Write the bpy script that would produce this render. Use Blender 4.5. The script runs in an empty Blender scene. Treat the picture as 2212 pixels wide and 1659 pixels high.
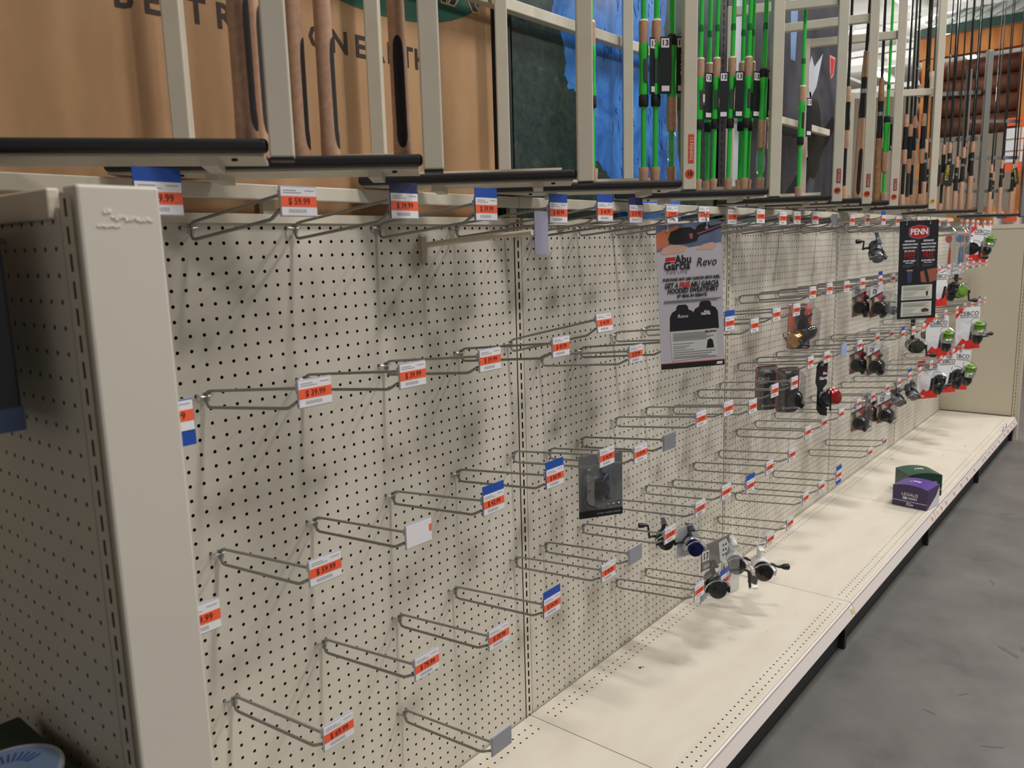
import bpy, math, random
from mathutils import Vector, Matrix, Euler
random.seed(7)
S = bpy.context.scene
COL = S.collection
IN = 0.0254
Z0 = 1.47                      # height of the top row of pegboard holes

# ------------------------------------------------------------------ camera
cd = bpy.data.cameras.new('camera'); cam = bpy.data.objects.new('camera', cd); COL.objects.link(cam)
cd.sensor_fit = 'HORIZONTAL'; cd.sensor_width = 36; cd.lens = 28.3503
cam.location = (-0.39082, -1.26523, 1.42488)
cam.rotation_euler = (1.40272036, 0.0263862, -0.8860195)
cd.clip_start = 0.02; cd.clip_end = 200
cd.dof.use_dof = True; cd.dof.focus_distance = 2.1; cd.dof.aperture_fstop = 7.5
S.camera = cam

# ------------------------------------------------------------------ world, light, exposure
w = bpy.data.worlds.new('world'); S.world = w; w.use_nodes = True
w.node_tree.nodes['Background'].inputs[0].default_value = (1.0, 0.965, 0.92, 1)
w.node_tree.nodes['Background'].inputs[1].default_value = 0.37
S.view_settings.view_transform = 'Standard'; S.view_settings.look = 'None'
S.view_settings.gamma = 1; S.view_settings.use_curve_mapping = False
S.view_settings.exposure = -0.55
CEIL = 5.6
LAMPS = [(x, y) for y in (-1.9, -5.2) for x in (0.9, 3.9, 7.0, 10.2)]
for i, (x, y) in enumerate(LAMPS):
    ld = bpy.data.lights.new('ceiling_lamp_light', 'AREA'); ld.shape = 'RECTANGLE'; ld.size = 0.34; ld.size_y = 1.0
    ld.energy = 150 if y > -3 else 140; ld.color = (1.0, 0.965, 0.915)
    o = bpy.data.objects.new('ceiling_lamp_light', ld); COL.objects.link(o); o.location = (x, y, CEIL - 0.22)

FAR_LAMPS = [(x, y) for x in (11.0, 14.0, 17.5, 21.0) for y in (2.6, 4.6, 7.0)]
for x, y in FAR_LAMPS:
    ld = bpy.data.lights.new('far_lamp_light', 'POINT'); ld.energy = 150; ld.shadow_soft_size = 0.3; ld.color = (1.0, 0.97, 0.93)
    o = bpy.data.objects.new('far_lamp_light', ld); COL.objects.link(o); o.location = (x, y, CEIL - 0.75)

# ------------------------------------------------------------------ materials
MATS = {}
def mat(name, col, rough=0.5, metal=0.0, noise=0, amt=0.1, bump=0.0, spec=0.5, emit=0, alpha=1.0, trans=0.0, coat=0.0, bscale=None):
    if name in MATS: return MATS[name]
    m = bpy.data.materials.new(name); m.use_nodes = True; MATS[name] = m
    nt = m.node_tree; b = nt.nodes['Principled BSDF']
    b.inputs['Base Color'].default_value = (*col, 1); b.inputs['Roughness'].default_value = rough
    b.inputs['Metallic'].default_value = metal; b.inputs['Specular IOR Level'].default_value = spec
    b.inputs['Coat Weight'].default_value = coat
    if emit:
        b.inputs['Emission Color'].default_value = (*col, 1); b.inputs['Emission Strength'].default_value = emit
    if alpha < 1: b.inputs['Alpha'].default_value = alpha
    if trans: b.inputs['Transmission Weight'].default_value = trans
    if noise:
        tc = nt.nodes.new('ShaderNodeTexCoord'); n = nt.nodes.new('ShaderNodeTexNoise')
        n.inputs['Scale'].default_value = noise; n.inputs['Detail'].default_value = 5
        nt.links.new(tc.outputs['Object'], n.inputs['Vector'])
        r = nt.nodes.new('ShaderNodeValToRGB')
        r.color_ramp.elements[0].position = 0.3; r.color_ramp.elements[1].position = 0.7
        r.color_ramp.elements[0].color = (*[c * (1 - amt) for c in col], 1)
        r.color_ramp.elements[1].color = (*[min(1, c * (1 + amt)) for c in col], 1)
        nt.links.new(n.outputs['Fac'], r.inputs['Fac']); nt.links.new(r.outputs['Color'], b.inputs['Base Color'])
        if bump:
            bp = nt.nodes.new('ShaderNodeBump'); bp.inputs['Strength'].default_value = bump; bp.inputs['Distance'].default_value = 0.002
            nt.links.new(n.outputs['Fac'], bp.inputs['Height']); nt.links.new(bp.outputs['Normal'], b.inputs['Normal'])
    return m
def s2l(r, g, b):
    f = lambda c: ((c / 255 + 0.055) / 1.055) ** 2.4 if c > 10 else c / 255 / 12.92
    return (f(r), f(g), f(b))
def ramp_mat(name, cols, scale=(1, 1, 1), detail=4, rough=0.7, dist=0.0, nscale=5.0, rough_noise=0.6):
    if name in MATS: return MATS[name]
    m = bpy.data.materials.new(name); m.use_nodes = True; MATS[name] = m
    nt = m.node_tree; b = nt.nodes['Principled BSDF']; b.inputs['Roughness'].default_value = rough
    tc = nt.nodes.new('ShaderNodeTexCoord'); mp = nt.nodes.new('ShaderNodeMapping'); mp.inputs['Scale'].default_value = scale
    n = nt.nodes.new('ShaderNodeTexNoise'); n.inputs['Scale'].default_value = nscale; n.inputs['Detail'].default_value = detail
    n.inputs['Distortion'].default_value = dist; n.inputs['Roughness'].default_value = rough_noise
    r = nt.nodes.new('ShaderNodeValToRGB'); e = r.color_ramp.elements
    e[0].position, e[0].color = cols[0][0], (*cols[0][1], 1); e[1].position, e[1].color = cols[-1][0], (*cols[-1][1], 1)
    for p, c in cols[1:-1]:
        k = e.new(p); k.color = (*c, 1)
    nt.links.new(tc.outputs['Object'], mp.inputs['Vector']); nt.links.new(mp.outputs['Vector'], n.inputs['Vector'])
    nt.links.new(n.outputs['Fac'], r.inputs['Fac']); nt.links.new(r.outputs['Color'], b.inputs['Base Color'])
    return m
cream = mat('cream_powder_coat', s2l(206, 198, 182), 0.42, noise=9, amt=0.035)
cream_peg = mat('cream_pegboard_paint', s2l(201, 195, 183), 0.55, noise=6, amt=0.03)
cream_rack = mat('cream_rack_paint', s2l(206, 199, 183), 0.4, noise=14, amt=0.04)
hole_brown = mat('hardboard_brown', s2l(74, 46, 38), 0.9)
dark_back = mat('dark_backing', s2l(44, 31, 28), 0.95)
deck_m = ramp_mat('deck_cream_paint', [(0.28, s2l(182, 174, 160)), (0.42, s2l(202, 194, 180)), (0.6, s2l(208, 201, 188)), (0.8, s2l(210, 203, 190))], scale=(1, 2.2, 1), nscale=2.6, detail=7, rough=0.45)
black_m = mat('black_plastic', (0.012, 0.012, 0.014), 0.5)
blackkick = mat('black_kick_paint', (0.008, 0.008, 0.008), 0.6)
zinc = mat('zinc_wire', (0.27, 0.27, 0.25), 0.42, metal=0.45)
zincb = mat('bright_zinc', (0.42, 0.42, 0.41), 0.3, metal=0.9)
chrome = mat('chrome', (0.62, 0.63, 0.65), 0.12, metal=1.0)
tagwhite = mat('tag_white', s2l(226, 224, 228), 0.5)
tagorange = mat('tag_orange', s2l(238, 96, 58), 0.5)
tagink = mat('tag_ink', s2l(96, 24, 20), 0.6)
tagprint = mat('tag_fine_print', s2l(160, 160, 168), 0.6)
tagblue = mat('tag_blue', s2l(28, 74, 165), 0.45)
tagnavy = mat('tag_navy', s2l(36, 42, 96), 0.5)
taggray = mat('tag_gray_back', s2l(140, 142, 150), 0.4)
holder = mat('label_holder_plastic', s2l(176, 178, 190), 0.2)
lilac = mat('lilac_strip_plastic', s2l(150, 148, 170), 0.3)
ink = mat('black_ink', (0.012, 0.012, 0.014), 0.5)
white_ink = mat('white_ink', s2l(228, 228, 230), 0.5)
red_ink = mat('red_ink', s2l(196, 34, 38), 0.5)
gray_ink = mat('gray_ink', s2l(120, 118, 124), 0.5)
def clear(name, tint=(0.95, 0.96, 0.97), a=0.16):
    if name in MATS: return MATS[name]
    m = bpy.data.materials.new(name); m.use_nodes = True; MATS[name] = m
    nt = m.node_tree; nt.nodes.remove(nt.nodes['Principled BSDF'])
    out = nt.nodes['Material Output']
    t = nt.nodes.new('ShaderNodeBsdfTransparent'); t.inputs[0].default_value = (*tint, 1)
    g = nt.nodes.new('ShaderNodeBsdfGlossy'); g.inputs['Roughness'].default_value = 0.12; g.inputs['Color'].default_value = (0.9, 0.92, 0.95, 1)
    lw = nt.nodes.new('ShaderNodeLayerWeight'); lw.inputs['Blend'].default_value = 0.35
    ma = nt.nodes.new('ShaderNodeMath'); ma.operation = 'MULTIPLY_ADD'; ma.inputs[1].default_value = 0.5; ma.inputs[2].default_value = a * 0.4
    mx = nt.nodes.new('ShaderNodeMixShader')
    nt.links.new(lw.outputs['Facing'], ma.inputs[0]); nt.links.new(ma.outputs[0], mx.inputs[0])
    nt.links.new(t.outputs[0], mx.inputs[1]); nt.links.new(g.outputs[0], mx.inputs[2]); nt.links.new(mx.outputs[0], out.inputs[0])
    return m
plastic = clear('clear_plastic')

# ------------------------------------------------------------------ mesh helpers
class MB:
    def __init__(s): s.v = []; s.f = []; s.m = []; s.mi = 0; s.sm = []
    def add(s, vs, fs, smooth=False):
        o = len(s.v); s.v += [tuple(p) for p in vs]
        for f in fs: s.f.append(tuple(i + o for i in f)); s.m.append(s.mi); s.sm.append(smooth)
        return s
    def box(s, c, d, rot=None):
        x, y, z = (k / 2 for k in d); P = [Vector(p) for p in [(-x, -y, -z), (x, -y, -z), (x, y, -z), (-x, y, -z), (-x, -y, z), (x, -y, z), (x, y, z), (-x, y, z)]]
        if rot is not None:
            M = rot if isinstance(rot, Matrix) else Euler(rot).to_matrix(); P = [M @ p for p in P]
        c = Vector(c)
        return s.add([p + c for p in P], [(0, 3, 2, 1), (4, 5, 6, 7), (0, 1, 5, 4), (1, 2, 6, 5), (2, 3, 7, 6), (3, 0, 4, 7)])
    def bx(s, x0, x1, y0, y1, z0, z1): return s.box(((x0 + x1) / 2, (y0 + y1) / 2, (z0 + z1) / 2), (x1 - x0, y1 - y0, z1 - z0))
    def tube(s, pts, r, n=8, cap=True):
        pts = [Vector(p) for p in pts]; rr = r if isinstance(r, (list, tuple)) else [r] * len(pts)
        rings = []; up = None
        for i, p in enumerate(pts):
            t = (pts[min(i + 1, len(pts) - 1)] - pts[max(i - 1, 0)]).normalized()
            if up is None:
                up = Vector((0, 0, 1)) if abs(t.z) < 0.9 else Vector((1, 0, 0))
            a = t.cross(up).normalized(); up = a.cross(t).normalized()
            rings.append([p + (a * math.cos(2 * math.pi * k / n) + up * math.sin(2 * math.pi * k / n)) * rr[i] for k in range(n)])
        vs = [q for R in rings for q in R]; fs = []
        for i in range(len(pts) - 1):
            for k in range(n): fs.append((i * n + k, i * n + (k + 1) % n, (i + 1) * n + (k + 1) % n, (i + 1) * n + k))
        s.add(vs, fs, True)
        if cap: s.add(rings[0] + rings[-1], [tuple(range(n))[::-1], tuple(range(n, 2 * n))])
        return s
    def lathe(s, prof, c=(0, 0, 0), n=14, axis=None):
        # prof: list of (radius, height); axis: matrix turning z into the axis
        M = axis if axis is not None else Matrix.Identity(3); c = Vector(c); vs = []; fs = []
        for r, h in prof:
            for k in range(n): vs.append(M @ Vector((r * math.cos(2 * math.pi * k / n), r * math.sin(2 * math.pi * k / n), h)) + c)
        for i in range(len(prof) - 1):
            for k in range(n): fs.append((i * n + k, i * n + (k + 1) % n, (i + 1) * n + (k + 1) % n, (i + 1) * n + k))
        s.add(vs, fs, True)
        s.add([vs[k] for k in range(n)] + [vs[(len(prof) - 1) * n + k] for k in range(n)], [tuple(range(n))[::-1], tuple(range(n, 2 * n))])
        return s
    def prism(s, poly, y0, y1):
        # polygon in x,z extruded along y (y0 is the front, smaller y)
        n = len(poly); vs = [(x, y0, z) for x, z in poly] + [(x, y1, z) for x, z in poly]
        return s.add(vs, [tuple(range(n)), tuple(range(2 * n - 1, n - 1, -1))] + [(i, i + n, (i + 1) % n + n, (i + 1) % n) for i in range(n)])
    def mesh(s, name, mats):
        me = bpy.data.meshes.new(name); me.from_pydata(s.v, [], s.f)
        for m in mats if isinstance(mats, (list, tuple)) else [mats]: me.materials.append(m)
        me.polygons.foreach_set('material_index', s.m); me.polygons.foreach_set('use_smooth', s.sm); me.update()
        if any(s.sm): me.set_sharp_from_angle(angle=math.radians(38))
        return me
    def build(s, name, mats, parent=None, loc=None, rot=None): return link(name, s.mesh(name, mats), parent, loc, rot)
def link(name, me, parent=None, loc=None, rot=None):
    o = bpy.data.objects.new(name, me); COL.objects.link(o)
    if parent is not None: o.parent = parent
    if loc is not None: o.location = loc
    if rot is not None: o.rotation_euler = rot
    return o
def bevel(o, wd, seg=2):
    m = o.modifiers.new('bevel', 'BEVEL'); m.width = wd; m.segments = seg; m.limit_method = 'ANGLE'; return o
def tag(o, label, cat, group=None, kind=None):
    if label: o['label'] = label
    if cat: o['category'] = cat
    if group: o['group'] = group
    if kind: o['kind'] = kind
    return o
def thing(name, label, cat, loc=(0, 0, 0), rot=(0, 0, 0), group=None):
    o = bpy.data.objects.new(name, None); COL.objects.link(o); o.empty_display_size = 0.02
    o.location = loc; o.rotation_euler = rot
    return tag(o, label, cat, group)
def copy_tree(o, parent=None):
    c = o.copy(); COL.objects.link(c); c.parent = parent
    for ch in o.children: copy_tree(ch, c)
    return c
TXT = {}
def text_me(t, size, mt, bold=0.0, shear=0.0, sx=1.0, align='CENTER', ext=0.0002):
    k = (t, size, mt.name, bold, shear, sx, align)
    if k in TXT: return TXT[k]
    cu = bpy.data.curves.new('lettering', 'FONT'); cu.body = t; cu.size = size; cu.align_x = align; cu.align_y = 'CENTER'
    cu.offset = bold * size; cu.shear = shear; cu.extrude = ext; cu.resolution_u = 2
    o = bpy.data.objects.new('t', cu); COL.objects.link(o)
    me = bpy.data.meshes.new_from_object(o); bpy.data.objects.remove(o)
    me.transform(Matrix.Rotation(math.radians(90), 4, 'X') @ Matrix.Diagonal((sx, 1, 1, 1)))
    me.materials.clear(); me.materials.append(mt); me.name = 'lettering'; TXT[k] = me
    return me
def text(parent, t, x, y, z, size, mt, bold=0.0, shear=0.0, sx=1.0, roll=0.0, align='CENTER', name='lettering', rz=0.0):
    return link(name, text_me(t, size, mt, bold, shear, sx, align), parent, (x, y, z), (0, roll, rz))

# perforated sheet in the x,z plane facing -y; cell (i,k) centre at (i*p, -k*p)
def perforated(nx, nz, p=IN, r=0.0033, depth=0.005, x0=0, mats=None, name='perforated_sheet', slot=None, ns=8):
    vs = []; fs = []; mi = []
    h = p / 2
    if slot: sw, sh = slot[0], slot[1]; inner = [(sw, 0), (sw, sh), (0, sh), (-sw, sh), (-sw, 0), (-sw, -sh), (0, -sh), (sw, -sh)]
    else: inner = [(r * math.cos(a * math.pi / 4), r * math.sin(a * math.pi / 4)) for a in range(8)]
    wx = slot[2] if slot else h
    outer = [(wx, 0), (wx, h), (0, h), (-wx, h), (-wx, 0), (-wx, -h), (0, -h), (wx, -h)]
    for i in range(nx):
        for k in range(nz):
            o = len(vs); cx = (i + x0) * p; cz = -k * p
            vs += [(cx + a, 0, cz + b) for a, b in outer] + [(cx + a, 0, cz + b) for a, b in inner] + [(cx + a, depth, cz + b) for a, b in inner]
            for j in range(8):
                q = (j + 1) % 8
                fs.append((o + j, o + q, o + 8 + q, o + 8 + j)); mi.append(0)
                fs.append((o + 8 + j, o + 8 + q, o + 16 + q, o + 16 + j)); mi.append(1)
    me = bpy.data.meshes.new(name); me.from_pydata(vs, [], fs)
    for m in mats: me.materials.append(m)
    me.polygons.foreach_set('material_index', mi); me.update()
    return me

# ------------------------------------------------------------------ the setting
conc = ramp_mat('polished_concrete', [(0.25, s2l(76, 74, 73)), (0.45, s2l(96, 94, 92)), (0.6, s2l(104, 102, 100)), (0.8, s2l(118, 116, 113))], nscale=3.4, detail=9, rough=0.42, rough_noise=0.68)
fl = MB().add([(-8, -12, 0), (40, -12, 0), (40, 14, 0), (-8, 14, 0)], [(0, 1, 2, 3)]).build('floor', conc); tag(fl, 'grey polished concrete shop floor with scuffs and stains', None, kind='structure')
scuff = MB()
for x, y, lx, ly, a in [(2.68, -0.93, 0.045, 0.012, 0.9), (2.73, -0.96, 0.02, 0.008, 0.2), (2.05, -0.98, 0.03, 0.006, 2.1), (2.13, -0.8, 0.02, 0.005, 1.2), (3.3, -0.78, 0.03, 0.006, 0.4), (3.55, -0.72, 0.02, 0.006, 1.9), (2.3, -0.86, 0.02, 0.004, 2.5), (4.3, -0.7, 0.05, 0.006, 2.3)]:
    M = Matrix.Rotation(a, 3, 'Z'); pts = [Vector((x, y, 0.0006)) + M @ Vector((lx * math.cos(t) * (1 + .25 * math.sin(3 * t + a)), ly * math.sin(t) * (1 + .3 * math.cos(2 * t)), 0)) for t in [k * math.pi / 6 for k in range(12)]]
    scuff.add(pts, [tuple(range(12))])
sc = scuff.build('scuff_mark', mat('scuff_dark', s2l(86, 84, 83), 0.6), fl); sc['kind'] = 'stuff'
joint = MB().bx(2.5, 9.5, -1.012, -1.004, -0.002, 0.0006).build('joint', mat('floor_joint', s2l(86, 80, 68), 0.9), fl)

# ceiling far above with its lamps
ce = MB().add([(-8, -12, CEIL), (40, -12, CEIL), (40, 14, CEIL), (-8, 14, CEIL)], [(0, 3, 2, 1)]).build('ceiling', mat('ceiling_deck', s2l(176, 174, 168), 0.9))
tag(ce, 'grey corrugated metal roof deck of the store', None, kind='structure')
lampglow = mat('lamp_glow', (1, 0.95, 0.88), emit=6.0); lampbody = mat('lamp_housing', s2l(190, 190, 188), 0.5)
for x, y in LAMPS:
    t = thing('ceiling_lamp', 'linear white ceiling lamp hanging under the roof deck', 'lamp', (x, y, CEIL), group='linear lamps under the store roof')
    MB().bx(-0.2, 0.2, -0.55, 0.55, -0.16, -0.1).build('housing', lampbody, t)
    MB().bx(-0.17, 0.17, -0.5, 0.5, -0.2, -0.16).build('diffuser', lampglow, t)
    for yy in (-0.4, 0.4): MB().tube([(0, yy, -0.1), (0, yy, 0)], 0.006, 6).build('rod', zinc, t)

# ------------------------------------------------------------------ gondola bays
ORD = ['first', 'second', 'third', 'fourth', 'fifth', 'sixth', 'seventh', 'eighth', 'ninth', 'tenth', 'eleventh', 'twelfth']
PITCH = 48 * IN
NB = 5
pegme = perforated(46, 52, mats=[cream_peg, hole_brown], name='pegboard_panel')
trim = MB()
trim.add([(-.9 * IN, 0, .3 * IN), (-.5 * IN, 0, .3 * IN), (-.5 * IN, 0, -51.5 * IN), (-.9 * IN, 0, -51.5 * IN)], [(0, 3, 2, 1)])
trim.add([(45.5 * IN, 0, .3 * IN), (45.9 * IN, 0, .3 * IN), (45.9 * IN, 0, -51.5 * IN), (45.5 * IN, 0, -51.5 * IN)], [(0, 3, 2, 1)])
trim.add([(-.5 * IN, 0, .3 * IN), (45.5 * IN, 0, .3 * IN), (45.5 * IN, 0, .5 * IN), (-.5 * IN, 0, .5 * IN)], [(0, 1, 2, 3)])
trimme = trim.mesh('panel_border', cream_peg)
pegme0 = perforated(45, 52, x0=1, mats=[cream_peg, hole_brown], name='pegboard_panel')
trim0 = MB().add([(45.5 * IN, 0, .3 * IN), (45.9 * IN, 0, .3 * IN), (45.9 * IN, 0, -51.5 * IN), (45.5 * IN, 0, -51.5 * IN)], [(0, 3, 2, 1)]).mesh('panel_border', cream_peg)
railme0 = MB().bx(0.9 * IN, 45.9 * IN, -0.006, 0.02, Z0 + 0.0085, 1.4945).mesh('top_rail', cream)
backme0 = MB().bx(0.9 * IN, 46.4 * IN, 0.013, 0.017, 0.05, 1.494).mesh('backing', dark_back)
railme = MB().bx(-.9 * IN, 45.9 * IN, -0.006, 0.02, Z0 + 0.0085, 1.4945).mesh('top_rail', cream)
slotme = perforated(1, 54, mats=[cream, dark_back], name='slotted_upright', slot=(0.0029, 0.0085, 0.0125), depth=0.012)
backme = MB().bx(-1.55 * IN, 46.4 * IN, 0.013, 0.017, 0.05, 1.494).mesh('backing', dark_back)
DT = 0.167; DF = -0.474
deckmb = MB()
deckme_m = [deck_m, dark_back]
holes2 = perforated(46, 2, r=0.0031, depth=0.006, mats=[deck_m, dark_back], name='deck_perforation', p=IN)
def deck_mesh(x0=-1.45 * IN, c0=0):
    b = MB(); x1 = 46.45 * IN; W = IN
    yb, yf = -0.035, DF + 0.022          # centres of the two outer hole rows
    def plate(xa, xb, ya, yc): b.add([(xa, ya, DT), (xb, ya, DT), (xb, yc, DT), (xa, yc, DT)], [(0, 1, 2, 3)])
    ys = [(-0.004, yb + W / 2), (yb - 1.5 * W, yf + 1.5 * W), (yf - W / 2, DF)]
    for ya, yc in ys: plate(x0, x1, yc, ya)
    for ya, yc in [(yb + W / 2, yb - 1.5 * W), (yf + 1.5 * W, yf - W / 2)]:
        plate(x0, (c0 - .5) * IN, yc, ya); plate(45.5 * IN, x1, yc, ya)
    b.add([(x0, DF, DT), (x1, DF, DT), (x1, DF, DT - .03), (x0, DF, DT - .03)], [(0, 3, 2, 1)])
    for x in (x0, x1): b.add([(x, DF, DT), (x, -.004, DT), (x, -.004, DT - .03), (x, DF, DT - .03)], [(0, 1, 2, 3)])
    return b.mesh('deck', deck_m), yb, yf
deckme, YB, YF = deck_mesh()
deckme0 = deck_mesh(0.9 * IN, 2)[0]
holes20 = perforated(44, 2, r=0.0031, depth=0.006, x0=2, mats=[deck_m, dark_back], name='deck_perforation', p=IN)
chan_m = mat('price_channel_plastic', s2l(214, 206, 202), 0.35)
chanb = MB(); cx0, cx1 = -1.4 * IN, 46.4 * IN
prof = [(DF - 0.001, DT - 0.001), (DF - 0.006, DT - 0.004), (DF - 0.021, DT - 0.043), (DF - 0.018, DT - 0.047), (DF - 0.001, DT - 0.012)]
n = len(prof)
chanb.add([(cx0, y, z) for y, z in prof] + [(cx1, y, z) for y, z in prof], [tuple(range(n))[::-1], tuple(range(n, 2 * n))] + [(i, i + n, (i + 1) % n + n, (i + 1) % n) for i in range(n)])
chanme = chanb.mesh('price_channel', chan_m)
chan0 = MB(); c00 = 0.9 * IN
chan0.add([(c00, y, z) for y, z in prof] + [(cx1, y, z) for y, z in prof], [tuple(range(n))[::-1], tuple(range(n, 2 * n))] + [(i, i + n, (i + 1) % n + n, (i + 1) % n) for i in range(n)])
chanme0 = chan0.mesh('price_channel', chan_m)
lipme = MB().add([(cx0, DF - 0.0055, DT - 0.0035), (cx1, DF - 0.0055, DT - 0.0035), (cx1, DF - 0.0085, DT - 0.0065), (cx0, DF - 0.0085, DT - 0.0065)], [(0, 1, 2, 3)]).mesh('channel_lip', clear('channel_clear', a=0.4))
kickme0 = MB().bx(0.9 * IN, 46.5 * IN, DF + 0.022, DF + 0.026, 0.0, DT - 0.03).mesh('kick_plate', blackkick)
kickme = MB().bx(-1.5 * IN, 46.5 * IN, DF + 0.022, DF + 0.026, 0.0, DT - 0.03).mesh('kick_plate', blackkick)
legme = MB().bx(-0.010, 0.010, DF + 0.002, -0.02, 0.0, DT - 0.034).mesh('foot_bracket', blackkick)
BAYS = []
BLAB = ['beige pegboard shelving bay with cream deck, beside the white end cover',
        'beige pegboard shelving bay with cream deck, second from the white end cover',
        'beige pegboard shelving bay with cream deck, third from the white end cover',
        'beige pegboard shelving bay with cream deck carrying the purple box',
        'beige pegboard shelving bay with cream deck, ending at the plain end panel']
lab_red = mat('shelf_label_red', s2l(205, 110, 105), 0.5); lab_yel = mat('shelf_label_yellow', s2l(214, 178, 70), 0.5)
def chan_pt(t): return (DF - 0.0065 - 0.0145 * t, DT - 0.005 - 0.038 * t)
for k in range(NB):
    bay = thing('gondola_bay', BLAB[k], 'shelving', (k * PITCH, 0, 0), group='bays of the beige pegboard shelving run'); BAYS.append(bay)
    z = k == 0
    link('pegboard_panel', pegme0 if z else pegme, bay, (0, 0, Z0)); link('panel_border', trim0 if z else trimme, bay, (0, 0, Z0)); link('top_rail', railme0 if z else railme, bay)
    link('backing', backme0 if z else backme, bay); link('slotted_upright', slotme, bay, (46.5 * IN, -0.001, Z0 + 0.5 * IN))
    d = link('deck', deckme0 if z else deckme, bay); hh = holes20 if z else holes2
    h1 = link('deck_perforation', hh, d, (0, YB, DT), (math.radians(-90), 0, 0)); h2 = link('deck_perforation', hh, d, (0, YF + IN, DT), (math.radians(-90), 0, 0))
    ch = link('price_channel', chanme0 if z else chanme, bay)
    if not z: link('channel_lip', lipme, ch)
    link('kick_plate', kickme0 if z else kickme, bay); link('foot_bracket', legme, bay, (45.6 * IN, 0, 0))
    spots = {1: [(1.165, 'y')], 2: [(1.13, 'r')], 3: [(.02, 'y'), (.1, 'r'), (.2, 'r'), (.38, 'r'), (.55, 'r'), (.7, 'r'), (.9, 'r'), (1.15, 'r')], 4: [(.0, 'r'), (.08, 'y'), (.14, 'r'), (.24, 'r'), (.32, 'r'), (.47, 'r'), (.68, 'b'), (.8, 'b'), (.83, 'r'), (.95, 'r'), (1.08, 'r')]}.get(k, [])
    for sx, c in spots:
        (ya, za), (yb, zb) = chan_pt(0.12), chan_pt(0.88); nrm = Vector((0, -.93, -.36)) * 0.0006
        b = MB(); L = 0.013
        def q(m, t0, t1, xa, xb, off):
            (y0, z0), (y1, z1) = chan_pt(t0), chan_pt(t1); b.mi = m
            b.add([(xa, y0 + nrm.y * off, z0 + nrm.z * off), (xb, y0 + nrm.y * off, z0 + nrm.z * off), (xb, y1 + nrm.y * off, z1 + nrm.z * off), (xa, y1 + nrm.y * off, z1 + nrm.z * off)], [(0, 3, 2, 1)])
        q(0, 0.05, 0.95, sx - L, sx + L, 1); q({'r': 1, 'y': 2, 'b': 1}[c], 0.3, 0.8, sx - L * .8, sx + L * .6, 2)
        if c == 'b': b.mi = 3; b.box((sx, DF - 0.004, DT + 0.012), (0.024, 0.001, 0.026))
        b.build('shelf_label', [tagwhite, lab_red, lab_yel, tagblue], ch)
# dirt flecks and smudges on the deck
smudge = mat('deck_smudge', s2l(196, 184, 160), 0.6); speck = mat('deck_speck', s2l(60, 50, 44), 0.8)
sb = MB()
for x, y, r in [(1.575, -0.115, 0.006), (1.585, -0.12, 0.003), (4.7, -0.3, 0.004), (5.3, -0.2, 0.004), (4.45, -.09, .006), (5.0, -.36, .006), (2.02, -.33, .0015), (2.2, -.36, .0015), (1.9, -.25, .0012), (4.9, -.15, .003), (5.7, -.33, .004)]:
    sb.add([(x + r * (1 + .4 * random.random()) * math.cos(a), y + r * (.6 + .4 * random.random()) * math.sin(a), DT + 0.0006) for a in [i * math.pi / 4 for i in range(8)]], [tuple(range(8))])
for i, b in enumerate([sb]):
    o = b.build('dirt_speck', speck); tag(o, 'dark specks of dirt lying on the cream base deck', 'dirt', kind='stuff')

# ------------------------------------------------------------------ near end frame (white cover and perforated side)
X0c, X1c, YC, ZC = -0.0615, 0.0215, -0.482, 1.4925
cover_m = mat('cover_cream', s2l(206, 199, 188), 0.4, noise=5, amt=0.02)
side_m = mat('side_cream', s2l(214, 204, 186), 0.55, noise=5, amt=0.03)
ef = thing('end_frame', 'white end cover and perforated end panel closing the near end of the shelving', 'end panel', (0, 0, 0))
c = MB().bx(X0c + 0.004, X1c, YC, YC + 0.03, 0.0, ZC).build('cover', cover_m, ef); bevel(c, 0.003)
MB().bx(X1c - 0.003, X1c - 0.001, YC + 0.03, -0.003, 0.0, ZC - 0.004).build('inner_side', cover_m, ef)
core = MB().bx(X0c + 0.02, X1c - 0.006, YC + 0.031, -0.01, 0.0, ZC - 0.01).build('core', hole_brown, ef)
R90 = (0, 0, math.radians(-90))
sideme = perforated(26, 40, r=0.0027, depth=0.005, mats=[side_m, hole_brown], name='perforated_side')
sd = link('perforated_side', sideme, ef, (X0c, -0.435 + 25 * IN, Z0 - 0.01), R90)
MB().bx(X0c - 0.0005, X0c + 0.004, -0.435 - IN / 2 - 0.004, -0.435 - IN / 2, 0.4, 1.4725).build('panel_edge', side_m, ef)
link('slotted_upright', perforated(1, 40, mats=[side_m, dark_back], name='slotted_upright', slot=(0.0024, 0.0083, 0.0125), depth=0.012), ef, (X0c, -0.4655, Z0 + 0.002), R90)
tt = MB().bx(X0c - 0.006, X0c + 0.006, -0.442, 0.2, 1.462, 1.491).build('top_trim', side_m, ef); bevel(tt, 0.002)
res = MB()
for i in range(14): res.box((-0.033 + i * 0.0033, YC - 0.0004, 1.4635 - 0.0003 * i + 0.0012 * math.sin(i * 1.7) + (0.004 if i < 2 else 0)), (0.004, 0.001, 0.0024 + 0.001 * math.sin(i * 2.3)))
for i in range(7): res.box((-0.04 + i * 0.003, YC - 0.0004, 1.4545 + 0.0006 * math.sin(i * 2.1)), (0.0032, 0.001, 0.0014))
res.build('tape_residue', mat('tape_residue', s2l(232, 224, 206), 0.5), c)

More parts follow.
